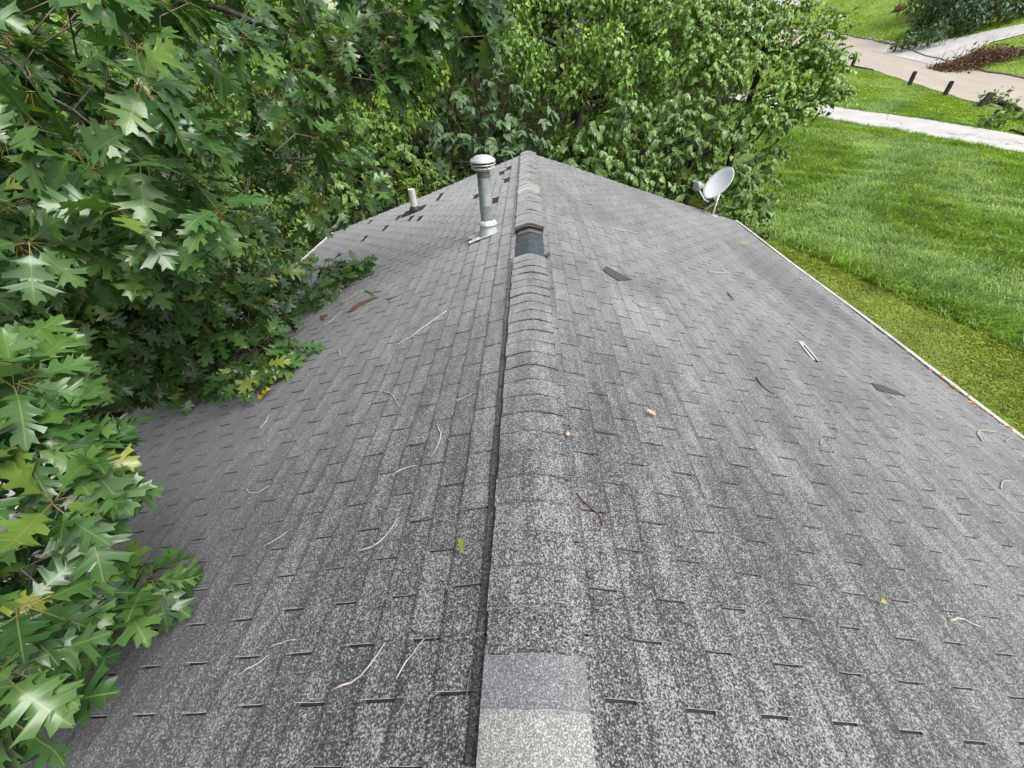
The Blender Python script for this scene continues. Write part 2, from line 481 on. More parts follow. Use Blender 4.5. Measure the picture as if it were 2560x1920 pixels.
# ------------------------------------------------------------------ the ground, roads
xs = np.concatenate([np.linspace(-60, -12, 17), np.linspace(-10, 42, 53), np.linspace(46, 160, 20)])
ys = np.concatenate([np.linspace(-40, -4, 13), np.linspace(-3, 60, 64), np.linspace(64, 220, 30)])
X, Y = np.meshgrid(xs, ys)
V = np.stack([X, Y, gz(X, Y)], -1).reshape(-1, 3)
nx, ny = len(xs), len(ys)
i, j = np.meshgrid(np.arange(nx - 1), np.arange(ny - 1))
q = (j * nx + i).ravel()
T = np.concatenate([np.stack([q, q + 1, q + nx + 1], 1), np.stack([q, q + nx + 1, q + nx], 1)])
g_ob = link(bpy.data.objects.new('ground', mesh_tris('ground', V, T, M['ground'])))
tag(g_ob, 'rising green yard ground between the house, the wood and the road', 'ground', kind='structure')

near = [(24.0, 5), (23.6, 15)] + [on_ground(*p)[:2] for p in ((2539, 276), (2430, 256), (2342, 228), (2253, 200), (2182, 176), (2121, 165))] + [(23.2, 48), (22, 62), (18, 84)]
far = [(29.4, 5), (29.2, 15)] + [on_ground(*p)[:2] for p in ((2560, 200), (2443, 177), (2375, 160), (2304, 139), (2210, 109), (2121, 91))] + [(29.2, 56), (27.5, 70), (23, 90)]
nn = resample(near, .6); ff = resample(far, .6)
k = min(len(nn), len(ff))
nn = nn[np.linspace(0, len(nn) - 1, k).astype(int)]; ff = ff[np.linspace(0, len(ff) - 1, k).astype(int)]
nn[:, 0] += np.sin(np.arange(k) * 1.7) * .07; ff[:, 0] += np.sin(np.arange(k) * 1.3) * .07
o = strip_mesh('road', nn, ff, M['road'], .03, 8)
tag(o, 'tan worn asphalt road climbing the hill past the posts', 'road', kind='structure')
# low crumbling kerb along the far side of the road
mb = MB(); mb.tube([(x + .08, y, float(gz(x, y)) + .03) for x, y in ff], .085, 6)
tag(mb.build('kerb', simple_mat('crumbling_kerb', (.16, .15, .135), .9, noise=.5, scale=3), smooth=True), 'low crumbling dark kerb along the far side of the road', 'kerb', kind='structure')
up = [(14.4, 31), (15.6, 27.0)] + [on_ground(*p)[:2] for p in ((2142, 278), (2304, 299), (2430, 320), (2560, 344))] + [(22.4, 16.5), (24.2, 12)]
lo = [(11.8, 29), (13.4, 25.6)] + [on_ground(*p)[:2] for p in ((2076, 301), (2253, 332), (2380, 354), (2560, 387))] + [(20.6, 14.8), (22.4, 10.5)]
uu = resample(up, .5); ll = resample(lo, .5)
k = min(len(uu), len(ll))
uu = uu[np.linspace(0, len(uu) - 1, k).astype(int)]; ll = ll[np.linspace(0, len(ll) - 1, k).astype(int)]
uu[:, 1] += np.sin(np.arange(k) * 2.1) * .05; ll[:, 1] += np.sin(np.arange(k) * 1.6) * .05
o = strip_mesh('driveway', ll, uu, M['concrete'], .045, 6)
tag(o, 'pale cracked concrete driveway between the lawn and the posts', 'driveway', kind='structure')
u2 = resample([(28.0, 42.9)] + [on_ground(*p)[:2] for p in ((2245, 120), (2354, 104), (2560, 61))] + [(42, 36.5)], .5)
l2 = resample([(28.0, 34.9)] + [on_ground(*p)[:2] for p in ((2375, 156), (2430, 132), (2473, 109), (2560, 87))] + [(41, 33.5)], .5)
k = min(len(u2), len(l2))
u2 = u2[np.linspace(0, len(u2) - 1, k).astype(int)]; l2 = l2[np.linspace(0, len(l2) - 1, k).astype(int)]
o = strip_mesh('driveway', l2, u2, M['concrete'], .05, 10)
tag(o, 'pale concrete drive across the road, beside the brown brush pile', 'driveway', kind='structure')
o = strip_mesh('path', resample([(30.2, 66), (31.5, 80)], 1), resample([(34.2, 66), (36, 80)], 1), M['concrete'], .05, 4)
tag(o, 'pale gravel path beyond the far lawn above the road', 'path', kind='structure')
o = strip_mesh('patio', resample([(-9.6, 2.3), (-9.6, 5.0)], .5), resample([(-7.0, 2.3), (-7.0, 5.0)], .5), M['white'], .03, 4)
tag(o, 'whitish slab below the oak beside the house', 'patio', kind='structure')

# ------------------------------------------------------------------ the house
house = thing('house', (0, 2.7, 0), 'long low house with a weathered grey asphalt shingle gable roof', 'house')
ys_r = np.linspace(YNEAR, YFAR - .01, 60)
xs_r = np.concatenate([np.linspace(-HALF + .02, 0, 24), np.linspace(0, HALF - .02, 24)[1:]])
X, Y = np.meshgrid(xs_r, ys_r)
top = np.stack([X, Y, rz(X, Y) - .004], -1).reshape(-1, 3)
nx, ny = len(xs_r), len(ys_r)
i, j = np.meshgrid(np.arange(nx - 1), np.arange(ny - 1)); q = (j * nx + i).ravel()
T = np.concatenate([np.stack([q, q + 1, q + nx + 1], 1), np.stack([q, q + nx + 1, q + nx], 1)])
bot = top.copy(); bot[:, 2] -= .03
VV = np.concatenate([top, bot]); TT = np.concatenate([T, T[:, ::-1] + len(top)])
roof = link(bpy.data.objects.new('roof', mesh_tris('roof', VV, TT, M['under'])), house)

EXPO, TABW, GAP = .127, .3048, .010
TH = math.atan(SLOPE)

def tab_variant(seed):
    """one shingle tab: u runs down the slope, v along the ridge, n is up"""
    r = np.random.default_rng(seed)
    nu, nv = 3, 5
    L_ = EXPO + .022
    us = np.linspace(-.022, EXPO, nu); vs = np.linspace(-(TABW - GAP) / 2, (TABW - GAP) / 2, nv)
    curl = r.uniform(-.0012, .0035, 2)
    V = []; 
    for a in range(nu):
        for b_ in range(nv):
            u = us[a]; v = vs[b_]
            f = (u + .022) / L_
            n = .001 + f * .0095
            if a == nu - 1:
                u += r.normal(0, .0016)
                n += curl[0] if b_ == 0 else curl[1] if b_ == nv - 1 else 0
            if b_ in (0, nv - 1): v += r.normal(0, .0010)
            V.append((u, v, n))
    nt_ = len(V)
    T = []
    for a in range(nu - 1):
        for b_ in range(nv - 1):
            q = a * nv + b_
            T += [(q, q + nv, q + nv + 1), (q, q + nv + 1, q + 1)]
    ring = [a * nv for a in range(nu)] + [(nu - 1) * nv + b_ for b_ in range(1, nv)] + [a * nv + nv - 1 for a in range(nu - 2, -1, -1)]
    base = len(V)
    for k in ring:
        u, v, n = V[k]; V.append((u, v, n - .0075))
    for k in range(len(ring) - 1):
        a, b_ = ring[k], ring[k + 1]
        T += [(a, base + k, base + k + 1), (a, base + k + 1, b_)]
    V = np.array(V); T = np.array(T)
    uv = np.stack([np.clip(V[:, 0] / EXPO, 0, 1), V[:, 1]], 1)
    return V, T, uv
TABS = [tab_variant(s) for s in range(8)]

def roof_frame(side, sdist, y):
    """point and axes on the slope: side +1 right, -1 left; sdist measured down the slope"""
    x = side * sdist * math.cos(TH)
    e = .02
    P = np.array([x, y, float(rz(x, y))])
    du = np.array([x + side * e, y, float(rz(x + side * e, y))]) - P; du /= np.linalg.norm(du)
    dv = np.array([x, y + e, float(rz(x, y + e))]) - P; dv /= np.linalg.norm(dv)
    if side < 0: dv = -dv
    n = np.cross(du, dv); n /= np.linalg.norm(n)
    dv = np.cross(n, du)
    return P, np.stack([du, dv, n], 1)

# tabs that are missing in the photograph (their pixels), the dark gaps stay
holes = [on_roof(*p) for p in ((1246, 437), (1268, 418), (1262, 455), (1197, 487), (1235, 500), (1103, 487), (1088, 500), (1052, 548),
                               (1018, 552), (996, 540), (1016, 530), (926, 556), (912, 596), (963, 574))]
tabs = []
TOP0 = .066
ncourse = int(math.ceil((HALF / math.cos(TH) - TOP0) / EXPO))
for side in (1, -1):
    for c in range(ncourse):
        off = ((c * .5) % 1.0) * TABW + random.uniform(-.01, .01)
        y = YNEAR + off - TABW / 2
        while y < YFAR + TABW / 2:
            s0 = TOP0 + c * EXPO
            if YNEAR + .1 < y and y + TABW / 2 < YFAR + .03:
                tabs.append((side, s0, y, c, 1.0))
            elif y - TABW / 2 < YFAR - .03 and y + TABW / 2 >= YFAR + .03:
                w = YFAR + .022 - (y - TABW / 2)
                tabs.append((side, s0, y - TABW / 2 + w / 2, c, w / TABW))
            y += TABW
recs = []
for side, s0, y, c, wv in tabs:
    P, A = roof_frame(side, s0 + EXPO * .5, y)
    if c > 1 and any(abs(P[1] - h[1]) < TABW * .5 and abs(P[0] - h[0]) < EXPO * .48 for h in holes):
        continue
    P, A = roof_frame(side, s0, y)
    yw = np.random.default_rng(len(recs)).normal(0, .004)
    ca, sa = math.cos(yw), math.sin(yw)
    A = A @ np.array([[ca, -sa, 0], [sa, ca, 0], [0, 0, 1]])
    A = A * np.array([1, wv, 1])
    px, py, z = project(P)
    size = (FPX / z[0]) ** 2 if (z[0] > .3 and -60 < px[0] < 2620 and 300 < py[0] < 1990) else 0
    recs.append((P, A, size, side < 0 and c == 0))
order = sorted(range(len(recs)), key=lambda k: -recs[k][2])
big = set(order[:300])
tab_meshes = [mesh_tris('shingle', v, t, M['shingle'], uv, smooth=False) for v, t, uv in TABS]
tab_dark = [mesh_tris('shingle', v, t, M['shingle_dark'], uv, smooth=False) for v, t, uv in TABS]
Vs, Ts, Us, Rs = [], [], [], []
base = 0
for k, (P, A, size, dk) in enumerate(recs):
    vi = (k * 7 + k // 13) % len(TABS)
    if k in big:
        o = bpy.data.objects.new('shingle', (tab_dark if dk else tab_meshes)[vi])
        m = Matrix([[*A[r], P[r]] for r in range(3)] + [[0, 0, 0, 1]])
        link(o, roof, m)
    else:
        v, t, uv = TABS[vi]
        Vs.append(v @ A.T + P); Ts.append(t + base); Us.append(uv); Rs.append(np.full(len(v), random.random())); base += len(v)
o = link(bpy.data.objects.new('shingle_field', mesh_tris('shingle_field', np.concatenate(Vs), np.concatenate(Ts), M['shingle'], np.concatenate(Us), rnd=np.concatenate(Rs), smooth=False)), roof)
tag(o, kind='stuff')

# ridge caps, butts towards the camera
def cap_variant(seed, crisp=.03, curl=0.0):
    r = np.random.default_rng(seed)
    xs_ = np.linspace(-.148, .148, 15)
    ny_ = 3
    ys_ = np.linspace(0, EXPO + .03, ny_)
    V = []
    for b_, y in enumerate(ys_):
        for x in xs_:
            z = -SLOPE * (math.sqrt(x * x + crisp * crisp) - crisp) + .020 + (.008 + curl) * (1 - y / (EXPO + .03))
            yy = y + (r.normal(0, .0018) if b_ == 0 else 0)
            z += r.normal(0, .0005) + .002 * math.sin(x * 20 + seed)
            V.append((x, yy, z))
    n = len(xs_)
    T = []
    for b_ in range(ny_ - 1):
        for a in range(n - 1):
            q = b_ * n + a
            T += [(q, q + 1, q + n + 1), (q, q + n + 1, q + n)]
    ring = [b_ * n for b_ in range(ny_ - 1, -1, -1)] + list(range(1, n)) + [b_ * n + n - 1 for b_ in range(1, ny_)]
    base = len(V)
    for k in ring:
        x, y, z = V[k]
        V.append((x, y, z - (.008 if abs(x) < .14 else .016)))
    for k in range(len(ring) - 1):
        T += [(ring[k], base + k, base + k + 1), (ring[k], base + k + 1, ring[k + 1])]
    V = np.array(V)
    return V, np.array(T), np.stack([np.clip(1 - V[:, 1] / EXPO, 0, 1), V[:, 0]], 1)
CAPS = [cap_variant(s, .045) for s in range(6)]
CAPF = [cap_variant(s, .028, -.0052) for s in range(20, 24)]
def cap_mesh(v, mat): return mesh_tris('ridge_cap', v[0], v[1], mat, v[2], smooth=False)
cm = {'cap': [cap_mesh(v, M['cap']) for v in CAPS], 'far': [cap_mesh(v, M['cap']) for v in CAPF],
      'new': [cap_mesh(v, M['cap_new']) for v in CAPS[:2]], 'pale': [cap_mesh(v, M['cap_pale']) for v in CAPS[2:4]],
      'palef': [cap_mesh(v, M['cap_pale']) for v in CAPF[:2]]}
y = .385 - EXPO * 9
k = 0
while y < YFAR - .02:
    bare = 3.42 < y + .06 < 4.20
    if not bare:
        kind = 'cap' if y < 4 else 'far'
        if .20 < y < .33: kind = 'new'
        elif -.1 < y <= .20: kind = 'pale'
        elif 5.72 < y + .04 < 6.05: kind = 'palef'
        ms = cm[kind]
        o = bpy.data.objects.new('ridge_cap', ms[k % len(ms)])
        m = Matrix.Translation((.003 * math.sin(k * 2.3) + (-.004), y, ZR + .002 * math.sin(k * 1.9))) @ Matrix.Rotation(.012 * math.sin(k * 3.1), 4, 'Z')
        link(o, roof, m)
    y += EXPO
    k += 1
# bare stretch of ridge: felt patch, a broken cap end standing up
mb = MB()
xs_ = np.linspace(-.135, .135, 13)
for b_, y in enumerate(np.linspace(3.36, 4.24, 16)):
    for x in xs_:
        mb.v.append((x, y, ZR - SLOPE * (math.sqrt(x * x + .0004) - .02) + .012 + .003 * math.sin(y * 31 + x * 9)))
for b_ in range(15):
    for a in range(12):
        q = b_ * 13 + a
        mb.f.append((q, q + 1, q + 14, q + 13))
o = mb.build('ridge_felt', M['patch'], roof, smooth=True)
o['label'] = 'bare slate blue felt where ridge caps are missing'
def bent_sheet(y0, z0, y1, z1, mat, name, w=.145, th=.006):
    mb = MB()
    xs_ = np.linspace(-w, w, 9)
    for dz in (0, -th):
        for yy, zz in ((y0, z0), (y1, z1)):
            for x in xs_:
                mb.v.append((x, yy, ZR - SLOPE * (math.sqrt(x * x + .0003) - .017) + zz + dz))
    for a in range(8):
        mb.f += [(a, a + 1, a + 10, a + 9), (18 + a, 27 + a, 28 + a, 19 + a), (a, 18 + a, 19 + a, a + 1), (9 + a, 10 + a, 28 + a, 27 + a)]
    mb.f += [(0, 9, 27, 18), (8, 26, 35, 17)]
    return mb.build(name, mat, roof)
o = bent_sheet(4.12, .085, 4.24, .030, M['cap'], 'ridge_cap', .150)
o['label'] = 'broken ridge cap with its near end lifted'
o = bent_sheet(4.05, .022, 4.20, .022, M['capunder'], 'ridge_cap', .118)
o['label'] = 'brownish torn under layer below the lifted ridge cap'

# eave edges, gutters, rake boards, walls
for sg, nm in ((1, 'right'), (-1, 'left')):
    ez = ZR - SLOPE * HALF
    mb = MB()
    yy = np.linspace(YNEAR, YFAR, 26)
    prof = [(-.005, -.016), (-.005, -.115), (.075, -.115), (.100, -.07), (.100, -.012), (.130, -.006), (.130, -.016), (.106, -.020), (.106, -.072), (.08, -.12), (-.010, -.12), (-.010, -.016)]
    for y in yy:
        w = .006 * math.sin(y * 1.7)
        for (px, pz) in prof:
            mb.v.append((sg * (HALF - .012 + px), y, ez + pz + w))
    n = len(prof)
    for a in range(len(yy) - 1):
        for b_ in range(n):
            f = (a * n + b_, a * n + (b_ + 1) % n, (a + 1) * n + (b_ + 1) % n, (a + 1) * n + b_)
            mb.f.append(f if sg > 0 else f[::-1])
    gut = mb.build('gutter', M['gutter'], house)
    gut['label'] = 'white metal gutter along the eave'
    mb = MB()
    for y in np.arange(YNEAR + .4, YFAR, .9):
        mb.box((sg * (HALF + .045), y, ez - .028), (.104, .022, .004))
    mb.build('gutter_hanger', M['galv'], gut)
    mb = MB(); mb.box((sg * (HALF - .032), (YNEAR + YFAR) / 2, ez - .10), (.022, YFAR - YNEAR, .16)); mb.build('fascia', M['white'], house)
    # rake board and drip edge at the far gable
    mb = MB()
    L_ = HALF / math.cos(TH)
    Mx = np.array([[math.cos(TH) * sg, 0, math.sin(TH) * sg], [0, 1, 0], [-math.sin(TH), 0, math.cos(TH)]])
    c = np.array([sg * HALF / 2, YFAR + .006, ZR - SLOPE * HALF / 2 - .085])
    mb.box(c, (L_ - .03, .022, .14), Mx)
    mb.build('rake_board', M['white'], house)
    mb = MB(); mb.box((sg * (HALF - .32), (YNEAR + YFAR) / 2, ez - .19), (.56, YFAR - YNEAR - .05, .012)); mb.build('soffit', M['white'], house)
    mb = MB(); mb.box((sg * (HALF - .62), (YNEAR + YFAR) / 2, (ez - .2) / 2 - .1), (.18, YFAR - YNEAR - .7, ez)); mb.build('wall', M['wall'], house)
for y in (YNEAR + .3, YFAR - .3):
    mb = MB()
    xw = HALF - .72
    zb, ze = -.3, ZR - SLOPE * xw - .06
    for yy in (y - .08, y + .08):
        mb.v += [(-xw, yy, zb), (xw, yy, zb), (xw, yy, ze), (0, yy, ZR - .06), (-xw, yy, ze)]
    mb.f += [(0, 1, 2, 3, 4), (9, 8, 7, 6, 5)] + [(a, (a + 5), (a + 1) % 5 + 5, (a + 1) % 5) for a in range(5)]
    mb.build('gable_wall', M['wall'], house)

# ------------------------------------------------------------------ flue pipe
def slope_frame(P, sg):
    _, A = roof_frame(sg, abs(P[0]) / math.cos(TH), P[1])
    return A
fb = on_roof(1221, 585)
flue = thing('flue_pipe', fb, 'tall galvanised metal flue pipe with a round domed cap beside the ridge', 'flue pipe')
Af = slope_frame(fb, -1)
mb = MB()
mb.box(fb + Af @ np.array([.07, 0, .016]), (.25, .25, .004), Af)
mb.build('base_flashing', M['lead'], flue)
mb = MB()
for k in range(9):
    pass
mb.lathe([(.105, -.06), (.100, .03), (.082, .11), (.076, .125)], fb)
mb.build('flashing_cone', M['lead'], flue, True)
s_ = .92
mb = MB(); mb.lathe([(.073, .10), (.108, .112), (.110, .118), (.080, .152), (.071, .156)], fb)
mb.build('storm_collar', M['galv_cap'], flue, True)
lean = np.array([-.012, .01, 0])
mb = MB(); mb.lathe([(.068, .12), (.068, .30), (.0695, .305), (.0695, .312), (.068, .317), (.068, .585)], fb + lean * .3)
mb.build('pipe', M['galv'], flue, True)
mb = MB(); mb.lathe([(.0695, .585), (.0705, .589), (.0705, .603), (.068, .607), (.066, .65)], fb + lean * .3)
mb.build('pipe_joint', M['rust'], flue, True)
capo = MB().lathe([(.066, .640), (.118, .668), (.124, .673), (.120, .677), (.07, .681)], fb + lean * .3).build('rain_cap', M['galv_cap'], flue, True)
MB().lathe([(.075, .681), (.075, .722)], fb + lean * .3).build('inner_band', M['rubber'], capo, True)
MB().lathe([(.126, .699), (.130, .702), (.130, .708), (.124, .708)], fb + lean * .3).build('middle_ring', M['galv_cap'], capo, True)
MB().lathe([(.100, .722), (.130, .724), (.133, .729), (.131, .738), (.118, .752), (.100, .757), (.094, .768), (.06, .779), (.0, .783)], fb + lean * .3).build('dome', M['galv_cap'], capo, True)
for k in range(4):
    t = k * math.pi / 2 + .5
    mb = MB(); mb.box(fb + lean * .3 + np.array([.122 * math.cos(t), .122 * math.sin(t), .70]), (.008, .008, .06)); mb.build('strut', M['galv'], capo)
mb = MB()
for du, dv, a in ((.17, .10, .3), (.19, -.05, -.2), (.15, .08, .8)):
    c = fb + Af @ np.array([du, dv, .022])
    mb.box(c, (.10, .07, .006), Af @ np.array([[math.cos(a), -math.sin(a), 0], [math.sin(a), math.cos(a), 0], [0, 0, 1]]))
o = mb.build('sealant', M['white'], flue)

# ------------------------------------------------------------------ plastic plumbing vent
vb = on_roof(1038, 527)
vent = thing('vent_pipe', vb, 'short cream plastic vent pipe in a black rubber boot, on the left slope', 'vent pipe')
Av = slope_frame(vb, -1)
mb = MB(); mb.lathe([(.060, -.03), (.060, .36), (.0605, .362), (.052, .362), (.052, .20)], vb, n=22); mb.build('pipe', M['pvc'], vent, True)
mb = MB(); mb.lathe([(.115, -.05), (.105, .02), (.075, .075), (.0625, .085)], vb, n=22); mb.build('rubber_boot', M['rubber'], vent, True)
mb = MB(); mb.add([vb + Av @ np.array(c) for c in ((-.20, -.15, .013), (-.20, .15, .013), (.24, .17, .015), (.24, -.17, .015), (-.20, -.15, .009), (-.20, .15, .009), (.24, .17, .011), (.24, -.17, .011))],
        [(0, 3, 2, 1), (4, 5, 6, 7), (0, 1, 5, 4), (1, 2, 6, 5), (2, 3, 7, 6), (3, 0, 4, 7)])
mb.build('base_flashing', M['rubber'], vent)

# ------------------------------------------------------------------ satellite dish on the far right rake
db = np.array([3.74, 8.50, 0.0]); db[2] = rz(db[0], db[1]) + .012
dish = thing('satellite_dish', db, 'pale grey satellite dish on a tripod foot at the roof corner', 'satellite dish')
Ad = slope_frame(db, 1)
mb = MB(); mb.lathe([(.02, .012), (.10, .010), (.115, .004), (.115, -.006)], db, Ad, 20); mb.build('mount_plate', M['dishgrey'], dish, True)
mast_top = db + np.array([.02, .0, .40])
mb = MB(); mb.tube([db + np.array([0, 0, -.01]), db + np.array([0, 0, .22]), mast_top], .024, 12); mb.build('mast', M['dish'], dish, True)
for a in (2.2, 3.4):
    mb = MB(); mb.tube([db + np.array([0, 0, .24]), db + Ad @ np.array([.30 * math.cos(a), .30 * math.sin(a), .006])], .011, 8); mb.build('brace', M['dishgrey'], dish, True)
fd = np.array([-.74, -.28, .60]); fd /= np.linalg.norm(fd)      # looks up over the roof, towards the left
dr = np.cross(fd, [0, 0, 1]); dr /= np.linalg.norm(dr)
du_ = np.cross(dr, fd)
Dm = np.stack([dr, du_, fd], 1)
dc = mast_top + np.array([.0, 0, .13]) + fd * .05
V = []; Fc = []
nr, na = 7, 36
for i_ in range(nr + 1):
    rr = i_ / nr
    for a in range(na):
        t = 2 * math.pi * a / na
        V.append(dc + Dm @ np.array([.265 * rr * math.cos(t), .31 * rr * math.sin(t), .075 * rr * rr]))
for i_ in range(nr):
    for a in range(na):
        Fc.append((i_ * na + a, i_ * na + (a + 1) % na, (i_ + 1) * na + (a + 1) % na, (i_ + 1) * na + a))
b0 = len(V)
for i_ in range(nr + 1):
    rr = i_ / nr
    for a in range(na):
        t = 2 * math.pi * a / na
        V.append(dc + Dm @ np.array([.268 * rr * math.cos(t), .313 * rr * math.sin(t), .075 * rr * rr - .008]))
for i_ in range(nr):
    for a in range(na):
        Fc.append((b0 + i_ * na + a, b0 + (i_ + 1) * na + a, b0 + (i_ + 1) * na + (a + 1) % na, b0 + i_ * na + (a + 1) % na))
for a in range(na):
    Fc.append((nr * na + a, nr * na + (a + 1) % na, b0 + nr * na + (a + 1) % na, b0 + nr * na + a))
refl = MB().add(V, Fc).build('reflector', M['dish'], dish, True)
mb = MB(); mb.lathe([(.268, .0), (.274, .004), (.268, .008)], (0, 0, 0), None, 36)
mb.v = [tuple(dc + Dm @ np.array([v[0], v[1] * .31 / .265, .072 + v[2]])) for v in mb.v]
mb.build('rim', M['white'], refl, True)
mb = MB(); mb.box(dc - fd * .05, (.10, .16, .07), Dm); mb.build('back_bracket', M['dishgrey'], dish)
lnb = dc + fd * .40 - du_ * .26
mb = MB(); mb.tube([dc - du_ * .33 - fd * .02, dc - du_ * .36 + fd * .10, lnb - du_ * .05], .014, 8); mb.build('feed_arm', M['dish'], dish, True)
ax = (dc - lnb); ax /= np.linalg.norm(ax)
a1 = np.cross(ax, [0, 0, 1]); a1 /= np.linalg.norm(a1); Lm = np.stack([a1, np.cross(ax, a1), ax], 1)
mb = MB(); mb.lathe([(0, -.11), (.075, -.11), (.085, -.10), (.085, -.03), (.05, .0), (.045, .05), (.03, .055), (0, .055)], lnb, Lm, 20); mb.build('feed_horn', M['dishgrey'], dish, True)
ec = np.array([HALF, YFAR - .02, ZR - SLOPE * HALF])
mb = MB()
pts = [lnb - ax * .1, lnb - du_ * .07, dc - du_ * .38, mast_top + np.array([-.03, -.03, -.14]), db + np.array([-.06, -.06, .05]), db + np.array([.05, .06, .02]),
       np.array([4.06, YFAR - .02, float(rz(4.06, YFAR)) + .02]), ec + np.array([.0, .0, .015]), ec + np.array([.06, -.25, -.02]), ec + np.array([.045, -1.2, -.03]), ec + np.array([.04, -2.4, -.03])]
mb.tube(pts, .009, 6); mb.build('cable', M['cable'], dish, True)
mb = MB()
pts = [dc - fd * .06, mast_top + np.array([-.10, .05, -.15]), db + np.array([-.16, .02, .10]), db + np.array([-.20, .05, .02]), db + np.array([-.05, .10, .015])]
mb.tube(pts, .008, 6); mb.build('cable', M['cable'], dish, True)

# ------------------------------------------------------------------ leaf shapes
def strip_leaf(out, length=1.0, fold=.12, bend=.15, wave=0.0, stem=0.0, seed=0, lop=.0):
    """leaf from half-outline points (along, half width, midrib position), stem from y=0 down to -stem"""
    r = np.random.default_rng(seed)
    V, UV, T = [], [], []
    def pt(x, y):
        z = fold * abs(x) - bend * y * y + wave * math.sin(y * 9 + seed) * (.3 + abs(x) * 2)
        V.append((x, y, z)); UV.append((x + .5, y))
        return len(V) - 1
    mids = [pt(0, m) for _, _, m in out]
    for sg in (1, -1):
        j_ = 1 + r.uniform(-lop, lop)
        o_ = [pt(sg * w * j_ * (1 + r.uniform(-lop, lop)), a) for a, w, _ in out]
        for k in range(len(out) - 1):
            quad = [(mids[k], o_[k], o_[k + 1]), (mids[k], o_[k + 1], mids[k + 1])]
            for t in quad: T.append(t if sg > 0 else t[::-1])
    if stem:
        b = len(V)
        for (y, z) in ((.02, .004), (-stem * .5, .03 * stem), (-stem, .0)):
            for k in range(3):
                t = k * 2.094
                V.append((.012 * math.cos(t), y, z + .012 * math.sin(t))); UV.append((.5, -.1))
        for s in range(2):
            for k in range(3):
                a, c = b + s * 3 + k, b + s * 3 + (k + 1) % 3
                T += [(a, c, c + 3), (a, c + 3, a + 3)]
    V = np.array(V) * length
    return V, np.array(T), np.array(UV)

OAK = [(0, .012, 0), (.07, .085, .05), (.13, .17, .10), (.22, .255, .14), (.20, .16, .17), (.26, .125, .22), (.34, .19, .28), (.45, .38, .33), (.48, .32, .36), (.54, .34, .385), (.50, .20, .41),
       (.54, .135, .46), (.62, .19, .53), (.76, .39, .59), (.76, .30, .62), (.84, .295, .65), (.76, .17, .68), (.79, .115, .73), (.86, .15, .80), (.96, .185, .85), (.92, .09, .89), (1.03, .012, .97)]
OAKS = [strip_leaf(OAK, 1, fold=f, bend=b, wave=w, stem=.28, seed=s, lop=.16) for s, (f, b, w) in enumerate(
    [(.18, .22, .045), (.32, .08, .05), (.08, .36, .045), (.42, .26, .04), (-.14, .14, .06), (.24, -.10, .05), (.55, .40, .05), (.14, .55, .04)])]
HEART = [(0, .02, .02), (-.06, .22, .06), (.12, .40, .16), (.38, .40, .38), (.68, .20, .66), (1.0, .01, 1.0)]
OVAL = [(0, .02, 0), (.22, .20, .2), (.5, .27, .5), (.8, .15, .8), (1.0, .01, 1.0)]
NARROW = [(0, .02, 0), (.3, .13, .3), (.65, .12, .65), (1.0, .01, 1.0)]
def kinds(shape, n=4, seed=0):
    return [strip_leaf(shape, 1, fold=f, bend=b, seed=seed + s, lop=.12) for s, (f, b) in enumerate([(.2, .15), (.35, .3), (.05, .35), (.5, .1)][:n])]
HEARTS, OVALS, NARROWS = kinds(HEART), kinds(OVAL), kinds(NARROW)

def frames(tip, nor):
    t = tip / (np.linalg.norm(tip, axis=1, keepdims=True) + 1e-9)
    n = nor - (nor * t).sum(1, keepdims=True) * t
    n /= np.linalg.norm(n, axis=1, keepdims=True) + 1e-9
    x = np.cross(t, n)
    return np.stack([x, t, n], 2)           # columns

def leaf_mesh(name, variants, P, A, S, mat, vi, rn):
    Vs, Ts, Us, Rs = [], [], [], []
    base = 0
    for k, (v, t, uv) in enumerate(variants):
        m = np.where(vi == k)[0]
        if not len(m): continue
        w = np.einsum('nij,vj->nvi', A[m] * S[m, None, None], v) + P[m, None, :]
        nv = len(v)
        Vs.append(w.reshape(-1, 3))
        Ts.append((t[None] + (np.arange(len(m)) * nv)[:, None, None]).reshape(-1, 3) + base)
        Us.append(np.tile(uv, (len(m), 1)))
        Rs.append(np.repeat(rn[m], nv))
        base += nv * len(m)
    return mesh_tris(name, np.concatenate(Vs), np.concatenate(Ts), mat, np.concatenate(Us), np.concatenate(Rs))

def foliage(parent, variants, P, A, S, mat, nobj, name='crown', vmesh={}):
    """the nobj leaves that show largest become objects of their own, the rest one mesh"""
    n = len(P)
    vi = rng.integers(0, len(variants), n)
    rn = rng.random(n)
    px, py, z = project(P)
    ap = np.where((z > .2) & (px > -40) & (px < 2600) & (py > -40) & (py < 1960), S / np.maximum(z, .2), 0)
    ids = np.argsort(-ap)[:nobj] if nobj else np.array([], int)
    ids = ids[ap[ids] > 0] if len(ids) else ids
    mask = np.ones(n, bool); mask[ids] = False
    crown = link(bpy.data.objects.new(name, leaf_mesh(name, variants, P[mask], A[mask], S[mask], mat, vi[mask], rn[mask])), parent)
    crown['kind'] = 'stuff'
    key = (id(variants), mat.name)
    if nobj and key not in vmesh:
        vmesh[key] = [mesh_tris('leaf', v, t, mat, uv) for v, t, uv in variants]
    for k in ids:
        B = A[k] * S[k]
        m = Matrix([[*B[r], P[k][r]] for r in range(3)] + [[0, 0, 0, 1]])
        link(bpy.data.objects.new('leaf', vmesh[key][vi[k]]), crown, m)
    return crown

def unit(v):
    return v / (np.linalg.norm(v, axis=-1, keepdims=True) + 1e-9)

